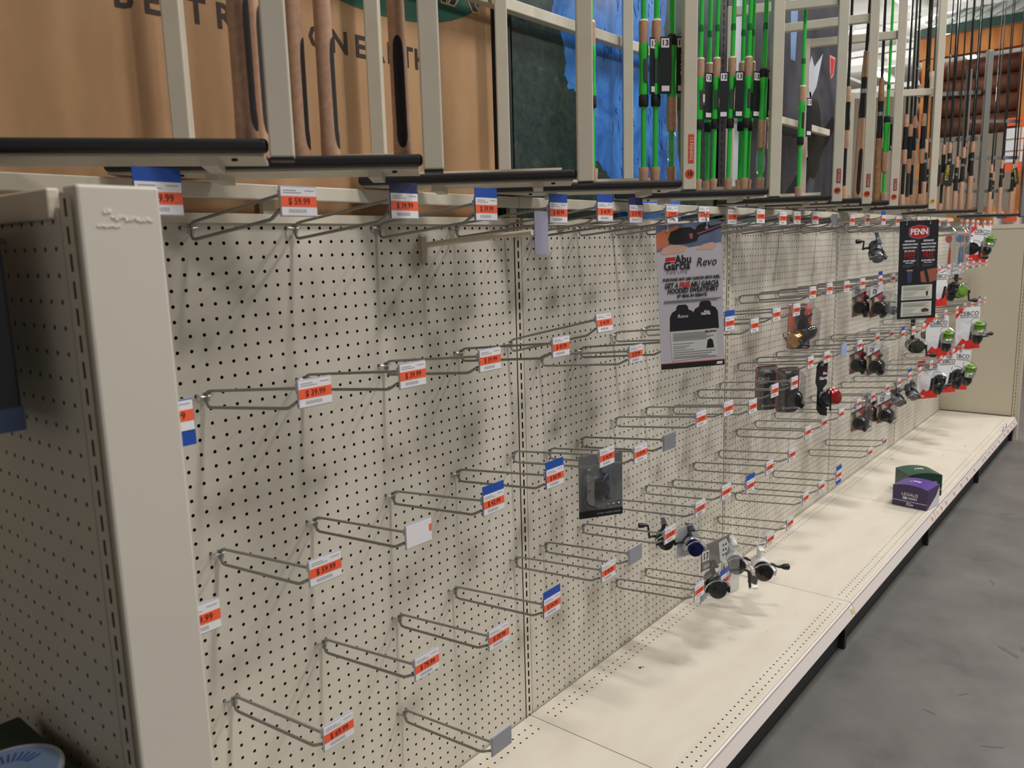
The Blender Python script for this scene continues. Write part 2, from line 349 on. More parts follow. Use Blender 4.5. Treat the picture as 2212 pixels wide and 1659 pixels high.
# ------------------------------------------------------------------ far end frame
XE = 6.075
fe = thing('end_frame', 'plain beige end panel closing the far end of the shelving run', 'end panel', (XE, 0, 0))
far_m = mat('far_end_panel', s2l(190, 181, 162), 0.5, noise=4, amt=0.02)
MB().bx(0, 0.004, -0.45, 0.02, 0.17, 1.462).build('panel', far_m, fe)
MB().bx(-0.004, 0.03, -0.47, 0.02, 1.462, 1.49).build('top_trim', cream, fe)
link('slotted_upright', perforated(1, 56, mats=[far_m, dark_back], name='slotted_upright', slot=(0.003, 0.0083, 0.0135), depth=0.012), fe, (-0.001, -0.467, Z0 - 0.02), R90)
MB().bx(0.004, 0.06, -0.492, -0.452, 0.0, 1.488).build('corner_post', far_m, fe)
MB().bx(0.014, 0.058, -0.451, 0.02, 0.0, 1.46).build('core', dark_back, fe)

# ------------------------------------------------------------------ peg hooks with price tags
UP = 0.026 / 0.255
def hook_meshes():
    c = MB()
    c.tube([(-IN / 2, 0.004, 0), (-IN / 2, -0.0075, 0.0), (-IN / 4, -0.011, -0.001), (IN / 4, -0.011, -0.001), (IN / 2, -0.0075, 0), (IN / 2, 0.004, 0)], 0.0021, 6)
    c.box((0, -0.0095, -0.002), (0.010, 0.003, 0.016))
    up = MB().tube([(0, -0.010, -0.006), (0, -0.0115, 0.002), (0, -0.016, 0.0075), (0, -0.024, 0.0095), (0, -0.269, 0.0345)], 0.0026, 8)
    lo = MB().tube([(0, -0.010, 0.002), (0, -0.0105, -0.012), (0, -0.0145, -0.018), (0, -0.022, -0.0192), (0, -0.236, 0.0006), (0, -0.243, 0.003), (0, -0.263, 0.0135)], 0.0028, 8)
    return c.mesh('clip', zincb), up.mesh('display_arm', zinc), lo.mesh('lower_arm', zinc)
HC, HU, HL = hook_meshes()
TX0, TX1, TY = -0.003, 0.0575, -0.2705
ZT = 0.0345
hold_me = MB().bx(TX0 - 0.001, TX1 + 0.001, TY - 0.0006, TY + 0.0022, ZT - 0.031, ZT + 0.0125).box((TX0 + 0.004, TY + 0.004, ZT), (0.008, 0.006, 0.012)).mesh('label_holder', holder)
card_me = MB().bx(TX0, TX1, TY - 0.0016, TY - 0.0008, ZT - 0.0295, ZT + 0.0105).mesh('price_tag', tagwhite)
band_me = MB().bx(TX0, TX1, TY - 0.0019, TY - 0.0016, ZT - 0.017, ZT - 0.002).mesh('orange_band', tagorange)
fp = MB()
fp.bx(TX0 + .004, TX0 + .026, TY - .0019, TY - .0016, ZT + .0055, ZT + .0068); fp.bx(TX1 - .02, TX1 - .004, TY - .0019, TY - .0016, ZT + .0055, ZT + .0068)
fp.bx(TX0 + .004, TX0 + .034, TY - .0019, TY - .0016, ZT + .0022, ZT + .0035)
for i in range(11): fp.bx(TX0 + .012 + i * .0028, TX0 + .0134 + i * .0028, TY - .0019, TY - .0016, ZT - .0255, ZT - .0205)
fp_me = fp.mesh('fine_print', tagprint)
def fine(parent): o = link('fine_print', fp_me, parent); o['kind'] = 'stuff'; return o
blue_me = MB().bx(TX0 - .001, TX1 + .001, TY - .0007, TY + .0003, ZT - .0295, ZT + .028).mesh('blue_card', tagblue)
navy_me = MB().bx(TX0 - .001, TX1 + .001, TY - .0007, TY + .0003, ZT - .0295, ZT + .028).mesh('blue_card', tagnavy)
lowblue_me = MB().bx(TX0 - .001, TX1 + .001, TY - .0007, TY + .0003, ZT - .05, ZT + .012).mesh('blue_card', tagblue)
bothblue_me = MB().bx(TX0 - .001, TX1 + .001, TY - .0007, TY + .0003, ZT - .046, ZT + .03).mesh('blue_card', tagblue)
gray_me = MB().bx(TX0, TX1, TY - 0.0016, TY - 0.0008, ZT - 0.0295, ZT + 0.0105).mesh('blank_card', taggray)
corner_me = MB().bx(TX1 - .006, TX1, TY - .0019, TY - .0016, ZT - .012, ZT + .001).mesh('orange_band', tagorange)
lil_me = MB().bx(TX0, TX1, TY - 0.0016, TY - 0.0008, ZT - 0.03, ZT + 0.012).mesh('blank_card', mat('pale_blue_card', s2l(150, 168, 214), 0.4))
KIND = {'w': 'with white and orange tag', 'b': 'with blue topped price tag', 'n': 'with navy topped price tag', 'g': 'with blank grey tag', 'l': 'with blank pale blue tag',
        'o': 'with blank white tag', 'u': 'with blue bottomed price tag', 'bb': 'with price tag on blue card', 'x': 'without any tag'}
# column centre (inches from the first hole), row, tag, price
HOOKS = [
 (4.1, 0, 'b', '29.99'), (12.5, 0, 'w', '59.99'), (20.5, 0, 'n', '39.99'), (28.5, 0, 'b', '39.99'), (37.5, 0, 'b', '49.99'), (44.5, 0, 'b', '44.99'),
 (49.5, 0, 'n', '39.99'), (56.5, 0, 'w', '99.99'), (63.5, 0, 'w', '79.99'), (70.5, 0, 'w', '129.99'), (78.5, 0, 'w', '149.99'), (85.5, 0, 'w', '99.99'), (90.5, 0, 'w', '59.99'),
 (97.5, 0, 'w', '89.99'), (105.5, 0, 'g', ''), (113.5, 0, 'w', '49.99'), (121.5, 0, 'w', '69.99'), (130.5, 0, 'b', '39.99'), (139.5, 0, 'w', '29.99'),
 (146.5, 0, 'w', '24.99'), (154.5, 0, 'w', '24.99'), (162.5, 0, 'w', '29.99'), (171.5, 0, 'w', '19.99'), (180.5, 0, 'w', '19.99'),
 (193.5, 0, 'w', '19.99'), (200.5, 0, 'w', '14.99'), (207.5, 0, 'w', '14.99'), (213.5, 0, 'w', '14.99'), (222.5, 0, 'w', '19.99'), (230.5, 0, 'w', '19.99'),
 (3.6, 11, 'u', '39.99'), (12.5, 11, 'w', '39.99'), (20.5, 11, 'w', '39.99'), (28.5, 11, 'w', '39.99'), (37.5, 11, 'w', '49.99'), (44.5, 11, 'w', '44.99'),
 (49.5, 13, 'w', '29.99'), (56.5, 13, 'w', '59.99'), (63.5, 12, 'w', '59.99'), (70.5, 12, 'b', '69.99'), (77.5, 13, 'w', '69.99'), (84.5, 12, 'w', '79.99'), (91.5, 12, 'w', '89.99'),
 (97.5, 10, 'w', '89.99'), (104.5, 10, 'w', '99.99'), (112.5, 10, 'w', '99.99'), (120.5, 10, 'w', '79.99'), (130.5, 10, 'b', '79.99'), (138.5, 10, 'w', '49.99'),
 (146.5, 10, 'w', '29.99'), (155.5, 10, 'w', '39.99'), (164.5, 10, 'w', '39.99'), (174.5, 10, 'w', '29.99'), (183.5, 10, 'w', '29.99'),
 (195.5, 10, 'w', '24.99'), (203.5, 10, 'w', '24.99'), (211.5, 10, 'w', '19.99'), (219.5, 10, 'w', '19.99'), (228.5, 10, 'b', '14.99'),
 (4.2, 22, 'w', '59.99'), (12.5, 22, 'w', '59.99'), (20.5, 22, 'o', ''), (28.5, 22, 'b', '42.99'), (36.5, 22, 'b', '84.99'), (44.5, 22, 'w', '44.99'),
 (50.5, 23, 'w', '59.99'), (56.5, 23, 'g', ''), (63.5, 22, 'w', '59.99'), (70.5, 22, 'w', '69.99'), (77.5, 23, 'w', '59.99'), (84.5, 22, 'w', '79.99'), (91.5, 22, 'w', '89.99'),
 (97.5, 20, 'w', '79.99'), (104.5, 20, 'w', '79.99'), (112.5, 20, 'l', ''), (120.5, 20, 'w', '69.99'), (130.5, 20, 'w', '59.99'), (139.5, 20, 'w', '49.99'),
 (147.5, 21, 'b', '39.99'), (155.5, 21, 'w', '39.99'), (163.5, 21, 'w', '29.99'), (173.5, 20, 'w', '29.99'), (183.5, 20, 'w', '24.99'),
 (195.5, 20, 'w', '24.99'), (204.5, 20, 'w', '19.99'), (213.5, 20, 'w', '19.99'), (222.5, 20, 'b', '14.99'), (230.5, 20, 'w', '14.99'),
 (12.5, 33, 'w', '69.99'), (20.5, 32, 'w', '79.99'), (28.5, 33, 'w', '39.99'), (35.5, 33, 'b', '54.99'), (44.5, 33, 'w', '49.99'),
 (49.5, 33, 'g', ''), (56.5, 33, 'w', '44.99'), (63.5, 32, 'w', '64.99'), (70.5, 32, 'w', '69.99'), (77.5, 33, 'b', '79.99'), (83.5, 32, 'w', '99.99'), (91.5, 32, 'w', '99.99'),
 (97.5, 30, 'w', '59.99'), (104.5, 30, 'w', '59.99'), (112.5, 30, 'w', '49.99'), (121.5, 30, 'w', '49.99'), (129.5, 30, 'w', '39.99'), (138.5, 30, 'w', '39.99'),
 (146.5, 30, 'w', '39.99'), (154.5, 30, 'b', '29.99'), (162.5, 30, 'w', '29.99'), (172.5, 30, 'w', '24.99'), (181.5, 30, 'w', '24.99'), (194.5, 30, 'w', '19.99'), (205.5, 30, 'w', '19.99'), (216.5, 30, 'w', '14.99'),
 (28.5, 42, 'g', ''), (12.5, 43, 'w', '49.99'), (63.5, 42, 'w', '89.99'), (70.5, 43, 'b', '99.99'), (84.5, 42, 'w', '119.99'), (91.5, 42, 'w', '119.99'),
 (97.5, 40, 'w', '79.99'), (104.5, 40, 'w', '79.99'), (112.5, 40, 'bb', '69.99'), (129.5, 40, 'w', '59.99'), (138.5, 40, 'w', '59.99')]
def rowname(k, r):
    rows = sorted({q[1] for q in HOOKS if int(q[0] // 48) == k}); lv = []
    for q in rows:
        if not lv or q - lv[-1] > 4: lv.append(q)
    return ['top', 'second', 'third', 'fourth', 'bottom'][min(4, max(i for i, q in enumerate(lv) if r >= q))]
cnt = {}
for col, row, kd, price in sorted(HOOKS, key=lambda q: (q[1] // 5, q[0])):
    k = int(col // 48); rn = rowname(k, row); cnt[(k, rn)] = cnt.get((k, rn), 0) + 1
    lb = 'wire peg hook %s, %s along %s row of %s bay' % (KIND[kd], ORD[cnt[(k, rn)] - 1], rn, ORD[k])
    t = thing('peg_hook', lb, 'hook', (col * IN, -0.0005, Z0 - row * IN), group='wire peg hooks on the pegboard')
    t.rotation_euler = (random.uniform(-.012, .012) + (-0.13 if (col, row) == (44.5, 11) else 0), 0, random.uniform(-.015, .015))
    link('clip', HC, t); link('lower_arm', HL, t)
    if kd == 'x': continue
    link('display_arm', HU, t)
    h = link('label_holder', hold_me, t)
    rx = random.uniform(-.12, .05)
    if kd in 'bnu' or kd == 'bb': link('blue_card', {'b': blue_me, 'n': navy_me, 'u': lowblue_me, 'bb': bothblue_me}[kd], t)
    if kd == 'g': link('blank_card', gray_me, t)
    elif kd == 'l': link('blank_card', lil_me, t)
    else:
        pt = link('price_tag', card_me, t)
        if kd == 'o': link('orange_band', corner_me, pt)
        else:
            link('orange_band', band_me, pt); fine(pt)
            if col < 150: link('price_lettering', text_me('$ ' + price, 0.0135, tagink, 0.012, 0, 0.92 if len(price) < 6 else 0.82), pt, ((TX0 + TX1) / 2, TY - .0020, ZT - .0097))

# ------------------------------------------------------------------ header graphics above the pegboard
YP = 0.03
kraft = ramp_mat('kraft_print', [(0.25, s2l(152, 114, 80)), (0.5, s2l(172, 134, 96)), (0.75, s2l(186, 150, 110))], scale=(3, 1, 0.9), nscale=2.2, detail=8, rough=0.75, rough_noise=0.65)
navy_txt = mat('print_brown_black', s2l(48, 32, 30), 0.7)
pgreen = mat('print_oval_green', s2l(38, 92, 76), 0.7); gold = mat('print_gold', s2l(196, 170, 116), 0.7); pnavy = mat('print_navy', s2l(34, 34, 74), 0.7)
def ellipse(cx, cz, a, b, n=48): return [(cx + a * math.cos(2 * math.pi * i / n), cz + b * math.sin(2 * math.pi * i / n)) for i in range(n)]
pA = thing('header_poster', 'tan kraft header poster with green oval logo and dark lettering behind the cork rods', 'poster', (0, YP, 0))
MB().bx(-0.75, 1.138, 0, 0.006, 1.36, 2.75).build('panel', kraft, pA)
for i, ch in enumerate('BEST RODS ON EARTH'):
    xs = [0.262, 0.308, 0.347, 0.385, None, 0.437, 0.482, 0.527, 0.568, None, 0.633, 0.683, None, 0.735, 0.778, 0.822, 0.862, 0.903]
    if ch != ' ': text(pA, ch, xs[i], -0.0006, 1.823, 0.058, navy_txt, 0.022, name='letter')
text(pA, '™', 0.93, -0.0006, 1.838, 0.018, navy_txt)
ov = MB().prism(ellipse(0.80, 2.03, 0.33, 0.135), -0.0008, 0).build('oval_logo', pgreen, pA)
for sx, tt_ in [(0.80, 'ST.CROIX')]:
    text(ov, tt_, sx, -0.0012, 2.005, 0.155, gold, 0.03, sx=0.86); text(ov, tt_, sx, -0.0018, 2.005, 0.155, pnavy, 0.002, sx=0.86)

land = ramp_mat('satellite_land', [(0.30, s2l(20, 30, 36)), (0.46, s2l(38, 55, 56)), (0.60, s2l(56, 70, 58)), (0.67, s2l(86, 92, 70)), (0.74, s2l(128, 112, 92))], nscale=34, detail=11, rough=0.3, dist=0.6, rough_noise=0.72)
water = ramp_mat('satellite_water', [(0.28, s2l(30, 80, 150)), (0.45, s2l(52, 116, 200)), (0.6, s2l(72, 138, 222)), (0.78, s2l(120, 176, 240))], nscale=7, detail=9, rough=0.25, dist=1.6, rough_noise=0.62)
pB = thing('header_poster', 'glossy satellite map poster of dark green land and blue lake behind the green rods', 'poster', (0, YP, 0))
MB().bx(1.215, 2.33, 0, 0.006, 1.36, 2.75).build('panel', land, pB)
def lerp_shore(pts):
    out = []
    for (a, b), (c, d) in zip(pts, pts[1:] + pts[:1]):
        for i in range(5):
            t = i / 5; f = 0.006 if 1.5 < b < 2.3 else 0
            out.append((a + (c - a) * t + random.uniform(-f, f), b + (d - b) * t + random.uniform(-f, f)))
    return out
blue = [(1.38, 2.6), (1.38, 2.109), (1.382, 1.997), (1.426, 1.956), (1.441, 1.901), (1.432, 1.871), (1.45, 1.838), (1.482, 1.834), (1.523, 1.799), (1.551, 1.716), (1.574, 1.661), (1.609, 1.642), (1.658, 1.611), (1.682, 1.543), (1.7, 1.40), (2.10, 1.40), (2.084, 1.552), (2.054, 1.829), (2.016, 1.924), (1.975, 2.015), (1.969, 2.082), (1.996, 2.249), (2.02, 2.6)]
MB().prism(lerp_shore(blue), -0.0008, 0).build('lake', water, pB)
wv = MB()
for i in range(70):
    x = random.uniform(1.62, 2.02); zz = random.uniform(1.6, 2.2); L = random.uniform(.01, .05)
    if zz < 1.9 and x < 1.66: continue
    pts = [(x + random.uniform(-.006, .006), -0.0012, zz + j * L / 4) for j in range(5)]
    wv.tube(pts, 0.0008, 4)
v = wv.build('contour_line', mat('print_dark_blue', s2l(24, 52, 110), 0.5), pB); v['kind'] = 'stuff'

slate = ramp_mat('print_slate', [(0.3, s2l(40, 40, 46)), (0.55, s2l(58, 58, 66)), (0.8, s2l(92, 92, 104))], nscale=2.6, detail=3, rough=0.35, dist=0.8)
pC = thing('header_poster', 'dark grey photographic header poster with small red emblem behind the lone green rod', 'poster', (0, YP, 0))
MB().bx(2.425, 3.64, 0, 0.006, 1.36, 2.6).build('panel', slate, pC)
def pr(poly, m, nm='printed_shape', k=1): return MB().prism(poly, -0.0006 * k, 0).build(nm, m, pC)
pr([(2.44, 1.36), (2.52, 1.36), (2.56, 2.6), (2.47, 2.6)], mat('print_pale', s2l(196, 200, 212), .4))
pr([(3.02, 2.15), (3.07, 2.15), (3.10, 2.50), (3.00, 2.50)], mat('print_sky', s2l(120, 150, 196), .4))
pr([(3.22, 2.12), (3.26, 2.20), (3.30, 2.16), (3.40, 2.23), (3.33, 2.08), (3.26, 2.02)], mat('print_pale', s2l(196, 200, 212), .4))
skin = mat('print_skin', s2l(190, 164, 150), .4)
pr([(3.20, 2.06), (3.27, 2.05), (3.32, 1.90), (3.28, 1.80), (3.16, 1.66), (3.13, 1.70), (3.19, 1.85)], skin)
pr([(2.80, 2.05), (2.86, 2.08), (2.86, 1.80), (2.80, 1.78)], skin)
pr(ellipse(3.33, 1.86, 0.085, 0.17), mat('print_black', s2l(26, 25, 28), .3), k=2)
pr([(2.98, 1.60), (3.55, 1.98), (3.62, 1.95), (3.10, 1.55)], mat('print_black', s2l(26, 25, 28), .3))
pr([(3.49, 2.24), (3.57, 2.24), (3.55, 2.16), (3.52, 2.14), (3.50, 2.17)], mat('print_pinkwhite', s2l(214, 150, 150), .4), 'emblem')
pr([(3.50, 2.23), (3.56, 2.23), (3.54, 2.165), (3.52, 2.15), (3.51, 2.175)], red_ink, 'emblem', 2)
for xx in (1.176, 2.378):
    t = thing('header_upright', 'black slotted upright standing between the %s' % ('tan and satellite map posters' if xx < 2 else 'satellite map and dark grey posters'), 'post', (xx, YP - 0.004, 0))
    link('slotted_strip', perforated(1, 46, mats=[black_m, dark_back], name='slotted_strip', slot=(0.003, 0.0083, 0.026)), t, (0, -0.002, 2.5)); MB().bx(-0.028, 0.028, 0.004, 0.03, 1.38, 2.52).build('column', black_m, t)

# ------------------------------------------------------------------ rails carrying the rod racks
fr = thing('rack_rail_frame', 'cream square tube rails running above the pegboard that carry the rod racks', 'rail', (0, 0, 0))
for x0, x1 in [(0.0, 1.17), (1.172, 2.39), (2.392, 3.61), (3.612, 4.83), (4.832, 6.05)]:
    bevel(MB().bx(x0, x1, -0.016, 0.009, 1.5185, 1.5445).build('lower_rail', cream_rack, fr), 0.002)
for x0, x1, zz in [(-0.5, 2.0, 1.953), (2.05, 3.4, 1.862)]:
    bevel(MB().bx(x0, x1, -0.014, 0.011, zz + 0.014, zz + 0.041).build('upper_rail', cream_rack, fr), 0.002)
for xx in (0.483, 1.178, 1.75, 2.4, 3.0, 3.62, 4.83, 5.5):
    MB().bx(xx - 0.0125, xx + 0.0125, 0.0095, 0.022, 1.4948, 1.5445).build('rail_bracket', cream_rack, fr)

# ------------------------------------------------------------------ sawtooth rod racks
RK = {1: (-.166, .245), 2: (.215, .52), 3: (.70, .935), 4: (1.085, 1.36), 5: (1.63, 1.875), 6: (2.29, 2.42), 7: (2.66, 2.755), 8: (2.99, 3.11), 9: (3.58, 3.75), 10: (4.7, 4.9), 11: (6.15, 6.48)}
YBk, YFk = -0.045, -0.355
ZPB, ZPT = 1.549, 1.569
stick_r = mat('sticker_red', s2l(214, 74, 48), .5); stick_m = mat('sticker_maroon', s2l(150, 44, 52), .5); stick_y = mat('sticker_yellow', s2l(232, 172, 40), .5)
RLAB = {1: 'cream diagonal rod rack reaching over the white end cover, holding two cork rods', 2: 'cream diagonal rod rack holding three cork rods, next to the tan poster lettering',
        3: 'empty cream diagonal rod rack in front of the right part of the tan poster', 4: 'cream diagonal rod rack with red sticker and four green rods',
        5: 'cream diagonal rod rack crowded with a row of green rods', 6: 'cream diagonal rod rack holding one lone green rod', 7: 'cream diagonal rod rack holding a cork rod with black inlay',
        8: 'cream diagonal rod rack with one green rod beside brown cork handles', 9: 'cream diagonal rod rack with yellow sticker holding black rods',
        10: 'grey diagonal rod rack packed with dark cork handled rods', 11: 'grey diagonal rod rack over the far end panel packed with cork handled rods'}
grey_post = mat('brushed_steel_post', s2l(150, 148, 144), 0.3, metal=0.6)
FR = {}
for k, (xb, xf) in RK.items():
    d = Vector((xf - xb, YFk - YBk, 0)); L = d.length; ang = math.atan2(d.y, d.x)
    pm = grey_post if k >= 10 else cream_rack
    t = thing('rod_rack', RLAB[k], 'rack', (xb, YBk, 0), (0, 0, ang), group='diagonal rod racks above the pegboard')
    FR[k] = (Vector((xb, YBk, 0)), d.normalized(), Vector((-d.y, d.x, 0)).normalized(), L)
    # local x along the black edge towards the front post, local y away from the viewer
    PW = 0.125
    ys = -1 if False else 1
    ca, sa = math.cos(ang), math.sin(ang)
    yw = lambda x, y: YBk + sa * x + ca * y             # world depth of a local point
    lim = 0.022; ymax = lambda x: (lim - YBk - sa * x) / ca
    xk = (lim - YBk - ca * PW) / sa                      # where the full depth clears the posters
    x0_ = -0.04
    poly = [(x0_, 0.004), (L - 0.012, 0.004), (L - 0.012, PW)] + ([(xk, PW), (x0_, ymax(x0_))] if xk > x0_ else [(x0_, PW)])
    m_ = len(poly); pb = MB(); pb.add([(x, y, ZPB - 0.001) for x, y in poly] + [(x, y, ZPB + 0.004) for x, y in poly], [tuple(range(m_))[::-1], tuple(range(m_, 2 * m_))] + [(i, (i + 1) % m_, (i + 1) % m_ + m_, i + m_) for i in range(m_)])
    pl = pb.build('platform', cream_rack, t)
    xs_ = max(xk + 0.004, -0.03); MB().bx(xs_, L - 0.03, PW - 0.003, PW, ZPB + 0.004, ZPB + 0.036).build('back_lip', cream_rack, pl)
    MB().bx(0.1, 0.12, 0.01, PW - 0.01, ZPB - 0.012, ZPB - 0.001).build('support_bar', cream_rack, pl)
    MB().bx(L - 0.09, L - 0.07, 0.01, PW - 0.01, ZPB - 0.012, ZPB - 0.001).build('support_bar', cream_rack, pl)
    for sx in (0.06, L - 0.05): MB().lathe([(0.004, 0), (0.004, 0.003)], (sx, 0.03, ZPB - 0.004), 10).build('screw', dark_back, pl)
    bm = MB().bx(-0.04, L - 0.005, -0.012, 0.005, ZPB + 0.002, ZPT).build('bumper', black_m, t); bevel(bm, 0.006, 3)
    fp_ = MB().bx(L - 0.004, L + 0.027, -0.016, 0.013, ZPB - 0.004, 2.55 if k < 10 else 2.42).build('front_post', pm, t); bevel(fp_, 0.0025)
    MB().bx(L - 0.003, L + 0.026, -0.015, 0.012, ZPB - 0.008, ZPB - 0.004).build('post_cap', black_m, fp_)
    zb = {6: 2.165, 7: 2.175, 8: 2.18, 9: 2.05}.get(k)
    zt = zb + 0.03 if zb else 2.55
    wx, wy = {1: (-.12, -.05), 2: (.29, -.055)}.get(k, (xb, YBk)); ox = (wx - xb) * ca + (wy - YBk) * sa; oy = -(wx - xb) * sa + (wy - YBk) * ca
    bp = MB().bx(ox - 0.014, ox + 0.014, oy, oy + 0.028, ZPB + 0.03 if k != 6 and k != 7 else ZPB + 0.006, zt).build('back_post', pm, t); bevel(bp, 0.0025)
    if zb: bevel(MB().bx(0.014, L - 0.004, 0.002, 0.026, zb, zb + 0.029).build('top_bar', pm, t), 0.002)
    if zb and k < 9:
        bevel(MB().bx(0.014, L - 0.004, 0.002, 0.026, zb + 0.42, zb + 0.45).build('top_bar', pm, t), 0.002)
    if k >= 10:
        for zz in (1.72, 1.95, 2.2): MB().bx(0.0, L, 0.05, 0.066, zz, zz + 0.022).build('cross_bar', pm, t)
    if k in (4, 6, 7, 8, 9):
        sm = {4: stick_r, 9: stick_y}.get(k, stick_r)
        MB().lathe([(0.0105, 0), (0.0105, 0.0004)], (L + 0.0115, -0.0163, ZPT + 0.012), 20, Matrix.Rotation(math.radians(90), 3, 'X')).build('round_sticker', sm, fp_)
        text(fp_, {4: '15', 6: '89', 7: '99', 8: '79', 9: '47'}[k], L + 0.0115, -0.0172, ZPT + 0.012, 0.013, ink, 0.02)
        if k != 9:
            h = 0.064 if k == 4 else 0.046
            MB().bx(L + 0.0075, L + 0.0205, -0.0166, -0.0162, ZPT + 0.036, ZPT + 0.036 + h).build('label_sticker', stick_r if k == 4 else stick_m, fp_)
            text(fp_, '13 FISHING' if k == 4 else 'ST.CROIX', L + 0.014, -0.0168, ZPT + 0.036 + h / 2, 0.0105 if k == 4 else 0.009, white_ink, 0.0, roll=math.radians(90))

# ------------------------------------------------------------------ fishing rods
cork = ramp_mat('cork', [(0.3, s2l(178, 138, 112)), (0.5, s2l(190, 150, 124)), (0.7, s2l(198, 160, 134))], nscale=80, detail=4, rough=0.65)
corkb = ramp_mat('brown_cork', [(0.3, s2l(128, 90, 60)), (0.5, s2l(150, 112, 78)), (0.7, s2l(170, 130, 92))], nscale=50, detail=4, rough=0.7)
lime = mat('lime_green_gloss', s2l(46, 196, 66), 0.25, coat=0.5); lime_d = mat('dark_green_wrap', s2l(34, 120, 44), 0.3)
eva = mat('black_eva', s2l(34, 32, 33), 0.8); carbon = mat('black_blank', s2l(22, 23, 26), 0.25, coat=0.4); olive = mat('olive_blank', s2l(52, 56, 44), 0.3)
seatg = mat('reel_seat_grey', s2l(84, 86, 90), 0.3, metal=0.5); pale = mat('winding_check', s2l(232, 214, 190), 0.4)
wraps = mat('clear_wrap', s2l(190, 220, 190), 0.2)
def part_lathe(t, nm, prof, m, n=14): return MB().lathe(prof, (0, 0, 0), n).build(nm, m, t)
def proto_green_a():
    t = thing('fishing_rod', 'x', 'fishing rod')
    part_lathe(t, 'butt_grip', [(0.0105, 0), (0.0112, 0.003), (0.0108, 0.030), (0.0122, 0.045), (0.0118, 0.048)], cork)
    part_lathe(t, 'lower_blank', [(0.0062, 0.048), (0.0062, 0.187)], lime)
    part_lathe(t, 'rear_collar', [(0.0095, 0.185), (0.0112, 0.188), (0.0112, 0.208), (0.0098, 0.211)], eva)
    s = part_lathe(t, 'reel_seat', [(0.0105, 0.211), (0.0112, 0.224), (0.0098, 0.238), (0.0092, 0.27), (0.0098, 0.292), (0.0115, 0.305), (0.0105, 0.322), (0.0075, 0.34)], lime)
    MB().box((0, -0.0095, 0.264), (0.0085, 0.004, 0.05)).build('seat_window', seatg, s)
    part_lathe(t, 'fore_grip', [(0.0095, 0.30), (0.0102, 0.325), (0.0112, 0.35), (0.0108, 0.372)], cork)
    part_lathe(t, 'winding_check', [(0.0108, 0.372), (0.0095, 0.376)], pale)
    b = part_lathe(t, 'blank', [(0.0062, 0.375), (0.0056, 0.6), (0.0045, 1.1), (0.002, 1.75)], lime, 10)
    for z in (0.445, 0.78): part_lathe(t, 'guide_wrap', [(0.0066, z), (0.0070, z + 0.006), (0.0064, z + 0.017)], lime_d, 10)
    return t
def proto_green_b():
    t = thing('fishing_rod', 'x', 'fishing rod')
    part_lathe(t, 'butt_grip', [(0.0105, 0), (0.0112, 0.003), (0.0108, 0.030), (0.0122, 0.045), (0.0118, 0.048)], cork)
    part_lathe(t, 'lower_blank', [(0.0065, 0.048), (0.0065, 0.13)], lime)
    part_lathe(t, 'rear_grip', [(0.0105, 0.128), (0.0122, 0.14), (0.0118, 0.19), (0.0118, 0.205)], cork)
    s = part_lathe(t, 'reel_seat', [(0.0118, 0.205), (0.0125, 0.214), (0.0105, 0.235), (0.0095, 0.262), (0.0105, 0.285), (0.0128, 0.30), (0.0122, 0.318)], lime)
    MB().tube([(-0.006, 0, 0.222), (-0.018, 0, 0.224), (-0.024, 0, 0.231)], [0.005, 0.0035, 0.001], 8).build('trigger', lime, s)
    part_lathe(t, 'front_collar', [(0.012, 0.318), (0.0128, 0.322), (0.0122, 0.340), (0.0085, 0.344)], eva)
    part_lathe(t, 'blank', [(0.0064, 0.342), (0.0056, 0.6), (0.0045, 1.1), (0.002, 1.75)], lime, 10)
    for z in (0.445, 0.78): part_lathe(t, 'guide_wrap', [(0.0068, z), (0.0072, z + 0.006), (0.0066, z + 0.017)], lime_d, 10)
    return t
def proto_cork(long=0.36, m=None, inlay=True):
    m = m or cork; t = thing('fishing_rod', 'x', 'fishing rod')
    g = part_lathe(t, 'cork_handle', [(0.0135, 0), (0.0148, 0.006), (0.0148, 0.03), (0.0138, 0.06), (0.0134, 0.2), (0.0125, long - 0.03), (0.011, long)], m, 18)
    if inlay:
        b = MB(); n = 18; vs = []
        for i in range(n + 1):
            q = -math.cos(math.pi * i / n); z = 0.1105 + 0.0825 * q; wd = 0.62 * (max(0, 1 - abs(q) ** 8)) ** 0.5
            R = 0.0140 if z > 0.05 else 0.0150
            for j in range(5):
                a = -math.pi / 2 + (j / 4 - 0.5) * 2 * wd; vs.append((R * math.cos(a), R * math.sin(a), z))
        b.add(vs, [(i * 5 + j, i * 5 + j + 1, (i + 1) * 5 + j + 1, (i + 1) * 5 + j) for i in range(n) for j in range(4)], True); b.build('inlay', eva, g)
    part_lathe(t, 'reel_seat', [(0.0118, long), (0.0125, long + 0.02), (0.0105, long + 0.06), (0.0105, long + 0.12), (0.0115, long + 0.14)], carbon)
    part_lathe(t, 'seat_ring', [(0.0116, long + 0.085), (0.0116, long + 0.10)], chrome)
    part_lathe(t, 'fore_grip', [(0.0105, long + 0.14), (0.0115, long + 0.15), (0.0085, long + 0.23)], m)
    part_lathe(t, 'blank', [(0.006, long + 0.23), (0.0045, long + 0.7), (0.0018, 1.95)], carbon, 8)
    return t
